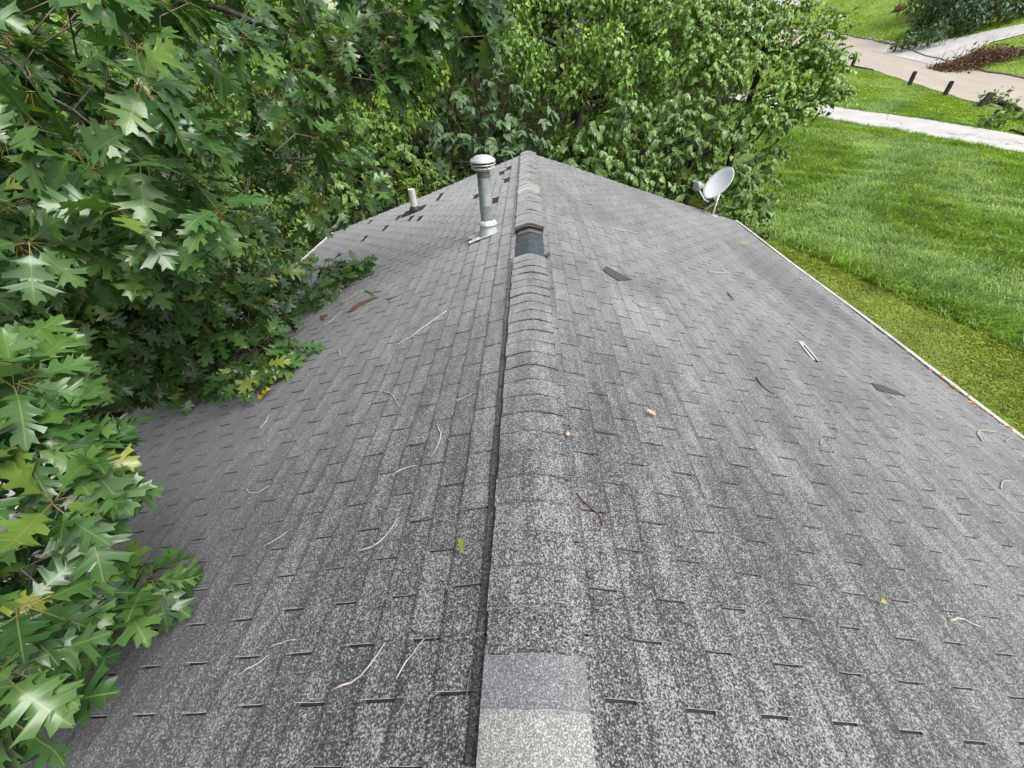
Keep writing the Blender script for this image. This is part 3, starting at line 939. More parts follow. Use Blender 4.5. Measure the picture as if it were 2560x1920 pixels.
def make_tree(name, label, lobes, variants, mat, size, style, dens=1.0, nobj=0, cat='tree', group=None, trunk=True, rt=.12, inner=.35, bark='darkbark', droop=.8):
    """lobes: (px, py, depth, radius) read off the photograph"""
    C = np.array([W(a, b, t) for a, b, t, r in lobes]); Rr = np.array([l[3] for l in lobes])
    cx, cy_ = C[:, 0].mean(), C[:, 1].mean() + .3
    bz = float(gz(cx, cy_))
    t = thing(name, (cx, cy_, bz), label, cat, group)
    if trunk:
        mb = MB()
        ztop = np.percentile(C[:, 2], 70)
        pts = [np.array([cx, cy_, bz - .1])]
        for f in (.3, .6, .85, 1):
            pts.append(np.array([cx + rng.normal(0, .12), cy_ + rng.normal(0, .12), bz + (ztop - bz) * f]))
        mb.tube(pts, [rt * 1.2, rt, rt * .85, rt * .7, rt * .5], 8)
        trk = mb.build('trunk', M[bark], t, True)
        for c, r in zip(C, Rr):
            mb = MB()
            k = min(3, max(1, int(np.argmin([abs(p[2] - c[2] + .4) for p in pts]))))
            a = pts[k]; mid = (a + c) / 2 + rng.normal(0, .12, 3)
            mb.tube([a, mid, c, c + rng.normal(0, r * .4, 3)], [rt * .4, rt * .3, rt * .18, rt * .06], 5)
            mb.build('limb', M[bark], trk, True)
    Ps, Ts_, Ns, Ss = [], [], [], []
    for c, r in zip(C, Rr):
        if style == 'spray':
            ns = int(dens * 42 * r * r / (size / .13) ** 2) + 4
            d = unit(rng.normal(size=(ns, 3))); d[:, 2] = d[:, 2] * .75 + .12; d = unit(d)
            o = c + d * r * rng.uniform(.45, .95, (ns, 1)) * np.array([1, 1, .8])
            tw = unit(d * np.array([1, 1, .25]) + rng.normal(0, .35, (ns, 3)) + np.array([0, -.15, -.05]))
            L_ = r * rng.uniform(.35, .75, (ns, 1))
            nl = 14
            for k in range(nl):
                f = (k + rng.random((ns, 1))) / nl
                p = o + tw * L_ * f + np.array([0, 0, -1]) * (f * f) * L_ * .35
                sidev = np.cross(tw, [0, 0, 1]); sidev = unit(sidev) * (1 if k % 2 else -1)
                tip = unit(sidev * .6 + tw * .5 + np.array([0, 0, -droop]) + rng.normal(0, .3, (ns, 3)))
                nor = unit(d * .7 + np.array([0, -.25, .75]) + rng.normal(0, .28, (ns, 3)))
                Ps.append(p); Ts_.append(tip); Ns.append(nor); Ss.append(size * rng.uniform(.6, 1.15, ns) * (1.05 - .35 * f[:, 0]))
        else:   # mat of leaves hanging like tiles over the surface
            nsub = int(5 + 5 * r)
            sd_ = unit(rng.normal(size=(nsub, 3)) + np.array([0, -.35, .15]))
            for q in range(nsub):
                rs = r * rng.uniform(.30, .52)
                cs = c + sd_[q] * r * rng.uniform(.55, .9)
                ns = int(dens * 560 * rs * rs / (size / .13) ** 2)
                d = unit(rng.normal(size=(ns, 3)) + np.array([0, -.2, .35]))
                p = cs + d * rs * rng.uniform(.75, 1.1, (ns, 1)) * np.array([1, 1, .85]) - np.array([0, 0, .35]) * rs * rng.random((ns, 1)) ** 2
                tip = unit(np.array([0, 0, -1]) * droop + d * .45 + rng.normal(0, .40, (ns, 3)))
                nor = unit(d + np.array([0, 0, .45]) + rng.normal(0, .34, (ns, 3)))
                Ps.append(p); Ts_.append(tip); Ns.append(nor); Ss.append(size * rng.uniform(.55, 1.2, ns))
        ni = int(inner * 420 * r * r / (size / .13) ** 2)
        d = unit(rng.normal(size=(ni, 3)))
        Ps.append(c + d * r * rng.uniform(.2, .85, (ni, 1))); Ts_.append(unit(rng.normal(size=(ni, 3)) + np.array([0, 0, -.8]))); Ns.append(unit(d + rng.normal(0, .5, (ni, 3)) + np.array([0, 0, .4]))); Ss.append(size * rng.uniform(.8, 1.3, ni))
    P = np.concatenate(Ps); A = frames(np.concatenate(Ts_), np.concatenate(Ns)); S = np.concatenate(Ss)
    # leaves never inside the house or the soil
    ok = (P[:, 2] > gz(P[:, 0], P[:, 1]) + .02) & ~((np.abs(P[:, 0]) < HALF + .2) & (P[:, 1] < YFAR + .15))
    foliage(t, variants, P[ok], A[ok], S[ok], mat, nobj)
    return t

# ------------------------------------------------------------------ the wood behind the house
make_tree('vine_covered_tree', 'tall tree smothered in bright vines directly behind the ridge end', [
    (1350, 60, 12, 1.1), (1480, 50, 12, 1.2), (1610, 60, 12, 1.2), (1290, 130, 11.2, .8), (1400, 165, 10.4, .85), (1510, 150, 10.2, .85), (1610, 170, 10.4, .75), (1450, 220, 10.3, .5), (1560, 230, 10.2, .5), (1340, 210, 10.8, .5),
    (1500, 320, 11.6, .8), (1400, 330, 11.8, .7), (1600, 300, 11.2, .8), (1250, 60, 12, 1.2), (1400, -90, 12, 1.5), (1600, -100, 12, 1.5), (1250, -120, 12.5, 1.6)],
    HEARTS, M['vine'], .125, 'mat', 1.0, 60, rt=.2)
make_tree('vine_covered_tree', 'round vine covered tree at the lawn edge in front of the road', [
    (1950, 40, 11, .8), (2015, 120, 11, .75), (2040, 205, 11, .7), (1950, 235, 11, .75), (1850, 130, 11, 1.0), (1760, 160, 10.8, .95), (1710, 50, 11.2, 1.2), (1830, 20, 11.5, 1.1), (1880, 285, 10.5, .55),
    (1720, -90, 12, 1.4), (1880, -90, 12, 1.2), (2000, 275, 10.8, .5), (2070, 150, 10.9, .55), (2075, 240, 10.9, .5), (2060, 70, 11, .5), (1930, 300, 10.7, .5)],
    HEARTS, M['vine'], .12, 'spray', 1.8, 50, rt=.10, droop=.7, inner=.5)
make_tree('redbud_tree', 'low spreading tree with hanging heart shaped leaves behind the satellite dish', [
    (1450, 400, 9.4, .75), (1545, 410, 9.2, .75), (1650, 360, 9.3, .85), (1755, 310, 9.5, .75), (1620, 470, 9.3, .7), (1720, 450, 9.4, .75), (1800, 430, 9.7, .55), (1850, 480, 10, .5), (1800, 550, 10, .5), (1870, 560, 10.2, .4),
    (1560, 310, 9.8, .8), (1690, 260, 9.8, .75), (1840, 350, 9.9, .45), (1480, 330, 9.9, .6), (1700, 560, 9.8, .5), (1905, 430, 10.3, .5), (1900, 510, 10.4, .5), (1930, 380, 10.5, .4), (1880, 590, 10.6, .35)],
    HEARTS, M['heart'], .155, 'spray', 1.35, 110, rt=.08, droop=1.0, inner=.3)
make_tree('dark_leafed_tree', 'shaded tree with broad blue green leaflets behind the flue pipe', [
    (1180, 250, 10.4, .7), (1265, 255, 10.3, .65), (1120, 330, 10.1, .6), (1210, 335, 9.9, .65), (1295, 350, 9.7, .5), (1335, 290, 10.1, .55), (1140, 405, 9.8, .5), (1240, 400, 9.5, .42), (1330, 370, 9.8, .4)],
    OVALS, M['compound'], .24, 'spray', 1.5, 100, rt=.07, droop=.6, inner=.15)
make_tree('leafy_shrub', 'fresh green shrub between the oak leaves and the flue pipe', [
    (880, 310, 9.8, .65), (955, 335, 9.6, .6), (1000, 390, 9.5, .5), (900, 400, 9.4, .65), (840, 390, 9.3, .65), (955, 450, 9.3, .45), (870, 480, 9.0, .5), (800, 460, 9.0, .6)],
    HEARTS, M['shrub'], .13, 'spray', 1.1, 60, 'shrub', rt=.06, droop=.9)
make_tree('yellow_green_shrub', 'yellow green feathery shrub rising at the far left rake', [
    (1050, 430, 9.2, .36), (1010, 462, 9.1, .34), (1085, 450, 9.3, .28), (1030, 480, 9.0, .30), (1075, 400, 9.3, .22)],
    NARROWS, M['yellow'], .085, 'spray', 1.3, 0, 'shrub', rt=.04, droop=.3)
make_tree('low_shrub', 'dense low shrub with small dark leaves behind the left gutter', [
    (780, 520, 8.8, .6), (700, 540, 8.5, .75), (825, 545, 9.0, .4), (740, 600, 8.5, .5), (600, 530, 8.0, .8), (640, 620, 7.7, .7), (530, 610, 7.2, .8)],
    OVALS, M['shrub'], .10, 'mat', .85, 0, 'shrub', rt=.06)
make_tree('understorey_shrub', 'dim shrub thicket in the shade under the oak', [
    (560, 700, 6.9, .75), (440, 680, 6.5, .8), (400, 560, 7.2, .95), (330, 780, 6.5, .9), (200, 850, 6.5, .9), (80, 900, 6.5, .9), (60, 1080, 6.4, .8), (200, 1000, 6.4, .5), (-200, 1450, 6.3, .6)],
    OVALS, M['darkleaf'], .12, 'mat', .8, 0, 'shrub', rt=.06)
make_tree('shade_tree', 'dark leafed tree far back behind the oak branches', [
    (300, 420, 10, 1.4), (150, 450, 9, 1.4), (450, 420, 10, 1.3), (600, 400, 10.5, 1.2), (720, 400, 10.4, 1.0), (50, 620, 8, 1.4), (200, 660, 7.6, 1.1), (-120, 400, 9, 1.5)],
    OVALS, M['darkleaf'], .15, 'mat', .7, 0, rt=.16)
make_tree('bright_tree', 'bright yellow green tree crown lit behind the long oak limb', [
    (480, 70, 13, 1.6), (650, 60, 13, 1.6), (820, 80, 13, 1.5), (700, 190, 12.7, 1.2), (560, 210, 12.7, 1.4), (880, 210, 12.4, 1.1), (600, -90, 14, 2.0), (800, -90, 14, 2)],
    OVALS, M['farleaf'], .16, 'mat', .9, 0, rt=.2)
make_tree('bright_tree', 'bright green tree between the oak leaves and the vine covered tree', [
    (980, 80, 13.2, 1.5), (1120, 60, 13.2, 1.5), (1050, 175, 12.6, 1.0), (1000, 260, 12, .8), (1050, -90, 14, 2.0)],
    HEARTS, M['farleaf'], .15, 'mat', .9, 0, rt=.2)
make_tree('bright_tree', 'bright tree at the wood edge behind the nearest oak leaves', [
    (300, 60, 13, 1.8), (120, 90, 12, 1.9), (250, 230, 12, 1.6), (400, 220, 12.5, 1.4), (-80, 50, 12, 2), (200, -100, 13, 2)],
    OVALS, M['farleaf'], .16, 'mat', .8, 0, rt=.2)

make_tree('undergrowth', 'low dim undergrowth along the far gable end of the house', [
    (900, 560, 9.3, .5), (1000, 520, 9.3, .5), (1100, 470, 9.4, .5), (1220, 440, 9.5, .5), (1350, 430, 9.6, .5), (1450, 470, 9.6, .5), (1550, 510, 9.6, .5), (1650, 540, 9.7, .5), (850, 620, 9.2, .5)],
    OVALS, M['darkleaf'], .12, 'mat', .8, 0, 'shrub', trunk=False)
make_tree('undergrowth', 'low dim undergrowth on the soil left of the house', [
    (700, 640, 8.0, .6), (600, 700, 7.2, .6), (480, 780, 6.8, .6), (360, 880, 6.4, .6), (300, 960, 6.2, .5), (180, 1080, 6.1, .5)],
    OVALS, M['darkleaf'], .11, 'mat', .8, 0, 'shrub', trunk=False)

# dead grey sticks among the low shrubs
for k, (pp, lab) in enumerate((([(820, 640, 0), (430, 740, 6.3), (510, 690, 6.6), (560, 640, 7)], 'grey dead branch leaning in the shade under the oak'),
                               ([(0, 0, 0), (395, 700, 6.0), (440, 695, 6.1), (500, 700, 6.2)], 'short bare grey branch among the dark shrub leaves'),
                               ([(0, 0, 0), (650, 600, 7.2), (625, 520, 7.6), (600, 470, 8)], 'upright bare stem rising behind the left gutter'),
                               ([(0, 0, 0), (520, 660, 6.2), (470, 610, 6.4), (420, 560, 6.8)], 'forked dead stem behind the low shrub leaves'))):
    pts = [W(*p) for p in pp[1:]]
    pts[0] = np.array([pts[0][0], pts[0][1], pts[0][2]])
    base_ = np.array([pts[0][0] - .1, pts[0][1], float(gz(pts[0][0], pts[0][1]))])
    mb = MB(); mb.tube([base_] + pts, [.03, .022, .016, .006], 6)
    for q in range(5):
        a = pts[0] + (pts[2] - pts[0]) * rng.uniform(.2, .9)
        mb.tube([a, a + rng.normal(0, .2, 3), a + rng.normal(0, .4, 3)], [.010, .007, .003], 4)
    o = mb.build('dead_branch', M['deadstick'], smooth=True)
    tag(o, lab, 'branch')

# the dim wood farther back, reads as one mass
def wood(name, label, lobes, mat, size, dens):
    C = np.array([W(a, b, t) for a, b, t, r in lobes]); Rr = [l[3] for l in lobes]
    Ps, Ts_, Ns = [], [], []
    for c, r in zip(C, Rr):
        n = int(dens * 300 * r * r / (size / .13) ** 2)
        d = unit(rng.normal(size=(n, 3)))
        Ps.append(c + d * r * rng.uniform(.6, 1.1, (n, 1))); Ts_.append(unit(rng.normal(size=(n, 3)) * .5 + np.array([0, 0, -.8]))); Ns.append(unit(d + rng.normal(0, .4, (n, 3)) + np.array([0, 0, .5])))
    P = np.concatenate(Ps); ok = P[:, 2] > gz(P[:, 0], P[:, 1])
    P = P[ok]; A = frames(np.concatenate(Ts_)[ok], np.concatenate(Ns)[ok]); n = len(P)
    me = leaf_mesh(name, OVALS, P, A, size * rng.uniform(.7, 1.2, n), mat, rng.integers(0, 4, n), rng.random(n))
    return tag(link(bpy.data.objects.new(name, me)), label, 'wood', kind='stuff')
wl = []
for px in range(-300, 1900, 150):
    for py in (-160, 20, 200, 360):
        wl.append((px + rng.uniform(-40, 40), py + rng.uniform(-30, 30), 15.5 + rng.uniform(-1, 2), 2.1))
for px in range(-300, 700, 170):
    for py in (500, 650):
        wl.append((px, py, 10.5 + px * .003, 1.6))
for px in range(700, 1700, 130):
    wl.append((px, 400 + rng.uniform(-30, 30), 12.6, 1.1))
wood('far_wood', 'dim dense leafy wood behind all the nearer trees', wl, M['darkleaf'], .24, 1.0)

# ------------------------------------------------------------------ the red oak over the left slope
TR = np.array([-7.4, 0.9, 0.0]); TR[2] = float(gz(*TR[:2]))
oak = thing('oak_tree', TR, 'red oak with pointed lobed leaves reaching over the left slope of the roof', 'tree')
mb = MB()
tp = [TR + np.array(v) for v in ((0, 0, -.2), (.05, 0, 1.5), (0, .1, 3.2), (.12, .15, 5.0), (.1, .2, 7.0), (.0, .3, 9.0))]
mb.tube(tp, [.34, .26, .23, .2, .15, .08], 12)
trunk = mb.build('trunk', M['bark'], oak, True)
LIMBS = [
    ([(-300, -60, 2.9), (200, -50, 3.0), (480, 0, 3.3), (700, 75, 3.6), (830, 105, 3.8), (1000, 95, 4.0), (1150, 45, 4.2), (1240, 60, 4.3)], 3, .034),
    ([(-500, 250, 2.7), (0, 190, 2.6), (200, 260, 2.8), (420, 330, 3.0), (700, 400, 3.5), (920, 410, 4.0), (1000, 440, 4.3)], 3, .026),
    ([(-500, 650, 3.2), (0, 600, 3.1), (300, 650, 3.5), (560, 690, 4.2), (760, 680, 4.9), (880, 660, 5.2)], 2, .026),
    ([(-500, 900, 3.5), (0, 900, 3.4), (220, 940, 3.5), (420, 920, 3.65), (580, 880, 3.8), (720, 870, 3.6)], 2, .022),
    ([(-700, 1000, 1.9), (-200, 1120, 1.55), (20, 1180, 1.42), (150, 1330, 1.5), (270, 1450, 1.62), (330, 1480, 1.68)], 2, .013),
    ([(-700, 1500, 1.7), (-200, 1560, 1.4), (20, 1640, 1.32), (60, 1690, 1.33)], 2, .010),
    ([(-500, -60, 1.9), (-100, 60, 1.75), (100, 200, 1.75), (270, 370, 1.8), (420, 460, 1.9)], 3, .014),
    ([(-500, 500, 2.0), (-100, 480, 1.8), (60, 560, 1.8), (200, 640, 1.9), (330, 700, 2.1)], 3, .014),
    ([(420, -140, 2.6), (520, 60, 2.7), (600, 150, 2.8), (640, 250, 2.9), (700, 320, 3.0)], 3, .012),
    ([(200, 260, 2.8), (300, 420, 3.2), (420, 560, 3.6), (520, 640, 4.0)], 3, .014),
    ([(560, -200, 3.2), (760, -60, 3.4), (900, 10, 3.6), (980, 60, 3.8)], 3, .014)]
LP = []
for path, node, r0 in LIMBS:
    pts = [W(*p) for p in path]
    if path[0][0] < -100:
        pts = [tp[node] + (0, 0, 0), (tp[node] * .5 + pts[0] * .5) + np.array([0, 0, .15])] + pts
    # smooth resample with a little wander
    P_ = np.array(pts); s = np.concatenate([[0], np.cumsum(np.linalg.norm(np.diff(P_, axis=0), axis=1))])
    q = np.linspace(0, s[-1], max(8, int(s[-1] / .14)))
    R_s = np.stack([np.interp(q, s, P_[:, k]) for k in range(3)], 1)
    for _ in range(3): R_s[1:-1] = .5 * R_s[1:-1] + .25 * (R_s[:-2] + R_s[2:])
    R_s[1:-1] += rng.normal(0, .012, (len(q) - 2, 3))
    inr = np.abs(R_s[:, 0]) < HALF
    R_s[:, 2] = np.where(inr, np.maximum(R_s[:, 2], rz(R_s[:, 0], R_s[:, 1]) + .06), R_s[:, 2])
    rad = np.linspace(1, .22, len(q)) * r0 * 1.25
    if path[0][0] < -100: rad *= np.linspace(1.8, 1, len(q))
    mb = MB(); mb.tube(R_s, rad, 7)
    mb.build('limb', M['bark'], trunk, True)
    LP.append(R_s[len(q) // 5:])
LPA = np.concatenate(LP)

def inpoly(px, py, poly):
    c = False
    n = len(poly)
    for i_ in range(n):
        x1, y1 = poly[i_]; x2, y2 = poly[(i_ + 1) % n]
        if (y1 > py) != (y2 > py) and px < (x2 - x1) * (py - y1) / (y2 - y1) + x1: c = not c
    return c
PA = [(-250, 840), (90, 860), (150, 980), (230, 1080), (290, 1100), (200, 1170), (230, 1290), (270, 1360), (380, 1440), (380, 1500), (250, 1620), (120, 1650), (130, 1740), (60, 1800), (-40, 1850), (-250, 1850)]
PB = [(0, 600), (300, 640), (560, 680), (760, 640), (900, 640), (930, 670), (840, 700), (800, 740), (740, 770), (680, 800), (690, 850), (740, 890), (650, 930), (560, 960), (440, 970), (330, 980), (250, 960), (100, 900), (0, 850)]
PC = [(-300, -150), (1230, -150), (1240, 60), (1190, 150), (1100, 110), (1000, 200), (900, 230), (860, 320), (900, 420), (1010, 430), (900, 520), (760, 560), (600, 560), (420, 640), (300, 700), (120, 700), (-300, 900)]
CL = []
def sample(poly, n, tf, maxtry=60000):
    xs_ = [p[0] for p in poly]; ys_ = [p[1] for p in poly]
    k = 0
    while k < n and maxtry > 0:
        maxtry -= 1
        px, py = rng.uniform(min(xs_), max(xs_)), rng.uniform(min(ys_), max(ys_))
        if not inpoly(px, py, poly): continue
        t = tf(px, py)
        if t is None or (-120 < px < 125 and 1150 < py < 1335): continue
        P = W(px, py, t)
        if abs(P[0]) < HALF + .1 and P[2] < rz(P[0], P[1]) + .10: continue
        CL.append(P); k += 1
sample(PA, 46, lambda x, y: rng.uniform(1.18, 1.6) if y > 1000 else rng.uniform(1.25, 1.9))
def tb(px, py):
    h = on_roof(px, py)
    t = 9 if h is None else np.dot(h - CAM, F_)
    if h is None or abs(h[0]) > HALF: t = np.interp(px, [0, 300, 600, 900], [3.6, 3.8, 4.2, 5.0])
    return t * (1 - abs(rng.normal(0, .07)) - .03)
sample(PB, 280, tb)
sample(PC, 140, lambda x, y: rng.uniform(1.5, 2.4) if x < 560 and y < 720 else (rng.uniform(2.6, 4.4) if rng.random() < .9 else None))
sample(PC, 230, lambda x, y: rng.uniform(2.2, 4.6) + max(0, x - 500) * .0006)
sample([(-200, 560), (420, 600), (520, 700), (330, 880), (-200, 850)], 60, lambda x, y: rng.uniform(2.6, 4.4))
sample([(850, -50), (1260, -50), (1255, 90), (1180, 150), (1050, 140), (1030, 210), (930, 210), (850, 170)], 55, lambda x, y: rng.uniform(2.6, 3.7))
# hand placed sprays that stand out in the photograph
for px, py, t in ((325, 1475, 1.62), (70, 1700, 1.3), (160, 1140, 1.45), (40, 1180, 1.4), (300, 410, 1.75), (700, 250, 2.6), (420, 330, 2.0), (875, 140, 2.9), (985, 120, 3.2), (1200, 20, 3.4), (1215, 90, 3.5),
                  (980, 200, 3.1), (660, 230, 2.7), (800, 220, 3.0), (120, 1010, 1.5), (20, 960, 1.45), (1060, 300, 3.9), (1100, 60, 3.4), (1160, 110, 3.5), (820, 690, 4.9), (880, 660, 5.0), (630, 880, 3.5), (690, 885, 3.45), (180, 320, 1.7),
                  (905, 655, 5.0), (850, 690, 4.85), (780, 725, 4.6), (735, 865, 3.45), (700, 900, 3.4), (640, 930, 3.45), (560, 955, 3.5), (480, 985, 3.6), (600, 900, 3.6), (720, 790, 4.1), (660, 840, 3.8),
                  (380, 1450, 1.68), (290, 1500, 1.6), (240, 1130, 1.6), (90, 1330, 1.45)):
    CL.append(W(px, py, t))
# the rest of the crown, out to the left and overhead
for q in range(900):
    P = TR + np.array([rng.normal(0, 1.7), rng.normal(.8, 2.4), rng.uniform(2.2, 9.5)]) if q < 260 else np.array([rng.uniform(-9, -1.6), rng.uniform(-3.5, 6.5), rng.uniform(6.3, 11)])
    px, py, z = project(P)
    if z[0] > .1 and -120 < px[0] < 2560 and -120 < py[0] < 1950: continue
    if np.linalg.norm(P - CAM) < 2.2: continue
    CL.append(P)
Ps, Ts_, Ns, Ss = [], [], [], []
tw = MB()
for ci, c in enumerate(CL):
    dd = np.linalg.norm(LPA - c, axis=1)
    b = LPA[int(np.argmin(dd + rng.uniform(0, .15, len(dd))))]
    dist = np.linalg.norm(c - b)
    dirn = (c - b) / (dist + 1e-6)
    if dist > .45: b = c - dirn * rng.uniform(.28, .42)
    mid = (b + c) / 2 + rng.normal(0, .04, 3) + np.array([0, 0, .05])
    tw.tube([b, mid, c], [.0042, .0032, .002], 4)
    D = unit(dirn * .8 + np.array([.25, 0, -.25]) + rng.normal(0, .25, 3))
    a1 = unit(np.cross(D, [0.1, .2, 1.0])); a2 = np.cross(D, a1)
    nl = int(rng.integers(6, 10))
    for k in range(nl):
        t = 2 * math.pi * k / nl * 1.0 + rng.uniform(-.4, .4)
        rad = a1 * math.cos(t) + a2 * math.sin(t)
        spread = rng.uniform(.5, 1.3)
        tip = unit(D * .55 + rad * spread + np.array([0, 0, -.45]))
        nor = unit(np.array([0, 0, 1.0]) + D * .35 + rng.normal(0, .33, 3) + np.array([.1, -.15, 0]))
        s = rng.uniform(.14, .215) * (.9 if k % 3 else 1.05)
        p0 = c - D * rng.uniform(0, .05)
        P = p0 + tip * s * .28
        tipP = P + tip * s
        for Q in (P + tip * s * .5, tipP):
            if abs(Q[0]) < HALF + .05 and Q[2] < rz(Q[0], Q[1]) + .03:
                tip = unit(tip + np.array([0, 0, (rz(Q[0], Q[1]) + .04 - Q[2]) / s * 1.3]))
        Ps.append(P); Ts_.append(tip); Ns.append(nor); Ss.append(s)
o = tw.build('twig', M['oaktwig'], oak, True)
o['kind'] = 'stuff'
P = np.array(Ps); A = frames(np.array(Ts_), np.array(Ns)); S = np.array(Ss)
foliage(oak, OAKS, P, A, S, M['oak'], 300)

# ------------------------------------------------------------------ debris on the roof
def roof_twig(pix, r, label, mat='twig', forks=(), taper=.45):
    r = r * 1.12
    def path(pp):
        Q = [on_roof(*p) for p in pp]
        if len(Q) == 2: Q.insert(1, (Q[0] + Q[1]) / 2 + np.array([rng.normal(0, .008), rng.normal(0, .008), 0]))
        Q = np.array(Q); s = np.concatenate([[0], np.cumsum(np.linalg.norm(np.diff(Q, axis=0), axis=1))])
        q = np.linspace(0, s[-1], max(6, int(s[-1] / .03)))
        R_s = np.stack([np.interp(q, s, Q[:, k]) for k in range(3)], 1)
        R_s[1:-1] = .5 * R_s[1:-1] + .25 * (R_s[:-2] + R_s[2:])
        R_s[:, :2] += rng.normal(0, .0018, (len(q), 2))
        R_s[:, 2] = rz(R_s[:, 0], R_s[:, 1]) + .0085 + r * .8
        return R_s
    mb = MB()
    R_s = path(pix)
    mb.tube(R_s, np.linspace(1, taper, len(R_s)) * r, 6)
    for f in forks:
        Q = path(f); mb.tube(Q, np.linspace(.75, .3, len(Q)) * r, 5)
    o = mb.build('twig', M[mat], smooth=True)
    return tag(o, label, 'twig', 'twigs scattered on the roof')
TW = [
    ([(830, 1724), (880, 1706), (905, 1690), (964, 1609)], .0035, 'long pale bent twig on the left slope near the pale ridge cap', 'twig', ()),
    ([(990, 1695), (1018, 1649), (1062, 1597)], .0028, 'thin pale twig crossed by a reddish one on the left slope', 'twig', ()),
    ([(1030, 1575), (1075, 1592), (1100, 1609)], .0026, 'reddish twig crossing the end of a pale twig near the ridge', 'twig_red', ()),
    ([(891, 1379), (930, 1370), (955, 1352), (995, 1296)], .0035, 'curved pale twig on the left slope level with the green fallen leaf', 'twig', ()),
    ([(1438, 1232), (1470, 1262), (1504, 1294), (1525, 1328)], .0042, 'red brown forked twig on the right slope close to the ridge', 'twig_red', ([(1500, 1292), (1508, 1310), (1500, 1330)],)),
    ([(1094, 1063), (1106, 1091), (1081, 1140)], .0040, 'kinked pale twig beside the ridge on the left slope', 'twig', ()),
    ([(958, 980), (980, 985), (991, 1003), (997, 1017)], .0045, 'small forked grey twig in the middle of the left slope', 'twig', ([(988, 995), (1001, 996)],)),
    ([(1117, 778), (1060, 818), (1030, 841), (989, 865)], .0060, 'long straight pale twig below the bark scraps toward the ridge', 'twig', ([(1030, 841), (1040, 842)],)),
    ([(853, 760), (887, 741), (915, 725), (946, 706)], .0105, 'thick pale branched twig beside the orange bark strip', 'twig', ([(915, 725), (930, 734), (945, 745)], [(917, 730), (935, 731), (958, 728)])),
    ([(887, 725), (908, 714), (930, 703)], .0065, 'slim twig lying above the thick branched twig', 'twig', ()),
    ([(968, 750), (985, 745), (1005, 735)], .0055, 'short twig to the ridge side of the orange bark strip', 'twig_red', ()),
    ([(970, 756), (1006, 737)], .0050, 'straight grey twig between the bark strip and the ridge', 'twig', ()),
    ([(809, 817), (834, 797), (852, 780)], .0060, 'bent twig on the downhill side of the orange bark strip', 'twig', ()),
    ([(848, 874), (850, 890), (861, 892)], .0050, 'tiny hooked twig upslope of the overhanging oak tip', 'twig', ()),
    ([(651, 1070), (668, 1052), (673, 1034)], .0045, 'short twig downhill of the yellow oak leaf', 'twig', ()),
    ([(616, 1222), (622, 1234), (645, 1233), (674, 1214)], .0038, 'hook shaped twig low on the left slope', 'twig', ()),
    ([(980, 1188), (999, 1173), (1043, 1164)], .0034, 'fine twig lying along a shingle slot on the left slope', 'twig', ()),
    ([(1141, 1002), (1160, 993), (1179, 987)], .0038, 'short straight twig in a shingle slot near the ridge', 'twig', ()),
    ([(1770, 680), (1780, 681), (1796, 684), (1824, 683)], .0085, 'pale curved stick lying alone high on the right slope', 'twig', ()),
    ([(1539, 576), (1565, 578), (1595, 585)], .0085, 'pale stick uphill of the dark torn tab on the right slope', 'twig', ()),
    ([(1819, 733), (1827, 742), (1834, 751)], .0060, 'tiny dark stick on the right slope', 'twig_red', ()),
    ([(1944, 793), (1970, 797)], .0050, 'thin stick above the white sealant strip', 'twig', ()),
    ([(1970, 807), (1998, 829), (2033, 854), (2074, 869)], .0055, 'long curving twig passing above the white sealant strip', 'twig', ()),
    ([(1994, 850), (1993, 838), (2006, 838), (2015, 846)], .0045, 'bent twig touching the upper end of the white sealant strip', 'twig', ()),
    ([(1891, 945), (1906, 968), (1936, 987)], .0055, 'dark curved twig downhill of the white sealant strip', 'twig_red', ()),
    ([(2455, 1103), (2441, 1083), (2451, 1075), (2489, 1081), (2536, 1095), (2556, 1108)], .0060, 'large looping pale twig at the right eave', 'twig', ([(2512, 1103), (2528, 1095), (2545, 1097)],)),
    ([(2501, 1222), (2505, 1204), (2528, 1200)], .0052, 'hooked white twig a little inside the right eave', 'twig', ()),
    ([(2371, 1552), (2393, 1544), (2433, 1560), (2450, 1568)], .0058, 'bent white twig far down the right slope', 'twig', ()),
    ([(2051, 1113), (2052, 1101), (2057, 1098)], .0042, 'tiny pale hook of twig in the middle of the right slope', 'twig', ()),
    ([(2212, 980), (2246, 1004)], .0045, 'straight twig just below the dark lifted tab', 'twig', ()),
    ([(1582, 753), (1602, 766), (1622, 773), (1644, 772)], .0055, 'long thin curved twig below the dark torn tab', 'twig', ()),
    ([(603, 1684), (642, 1660), (673, 1636)], .0030, 'pale twig close to the leaning oak spray low on the roof', 'twig', ()),
    ([(673, 1619), (712, 1601), (742, 1598)], .0026, 'thin twig just uphill of the pale twig by the oak spray', 'twig', ()),
    ([(664, 1363), (690, 1350), (718, 1328)], .0028, 'fine pale twig in the open middle of the left slope', 'twig', ()),
    ([(1175, 1668), (1170, 1710), (1165, 1748)], .0030, 'orange brown stem lying against the ridge caps', 'twig_red', ()),
    ([(466, 1047), (490, 1040), (518, 1032)], .0050, 'lichen grey twig under the oak tips near the left gutter', 'twig', ()),
]
for a in TW: roof_twig(*a[:3], mat=a[3], forks=a[4])

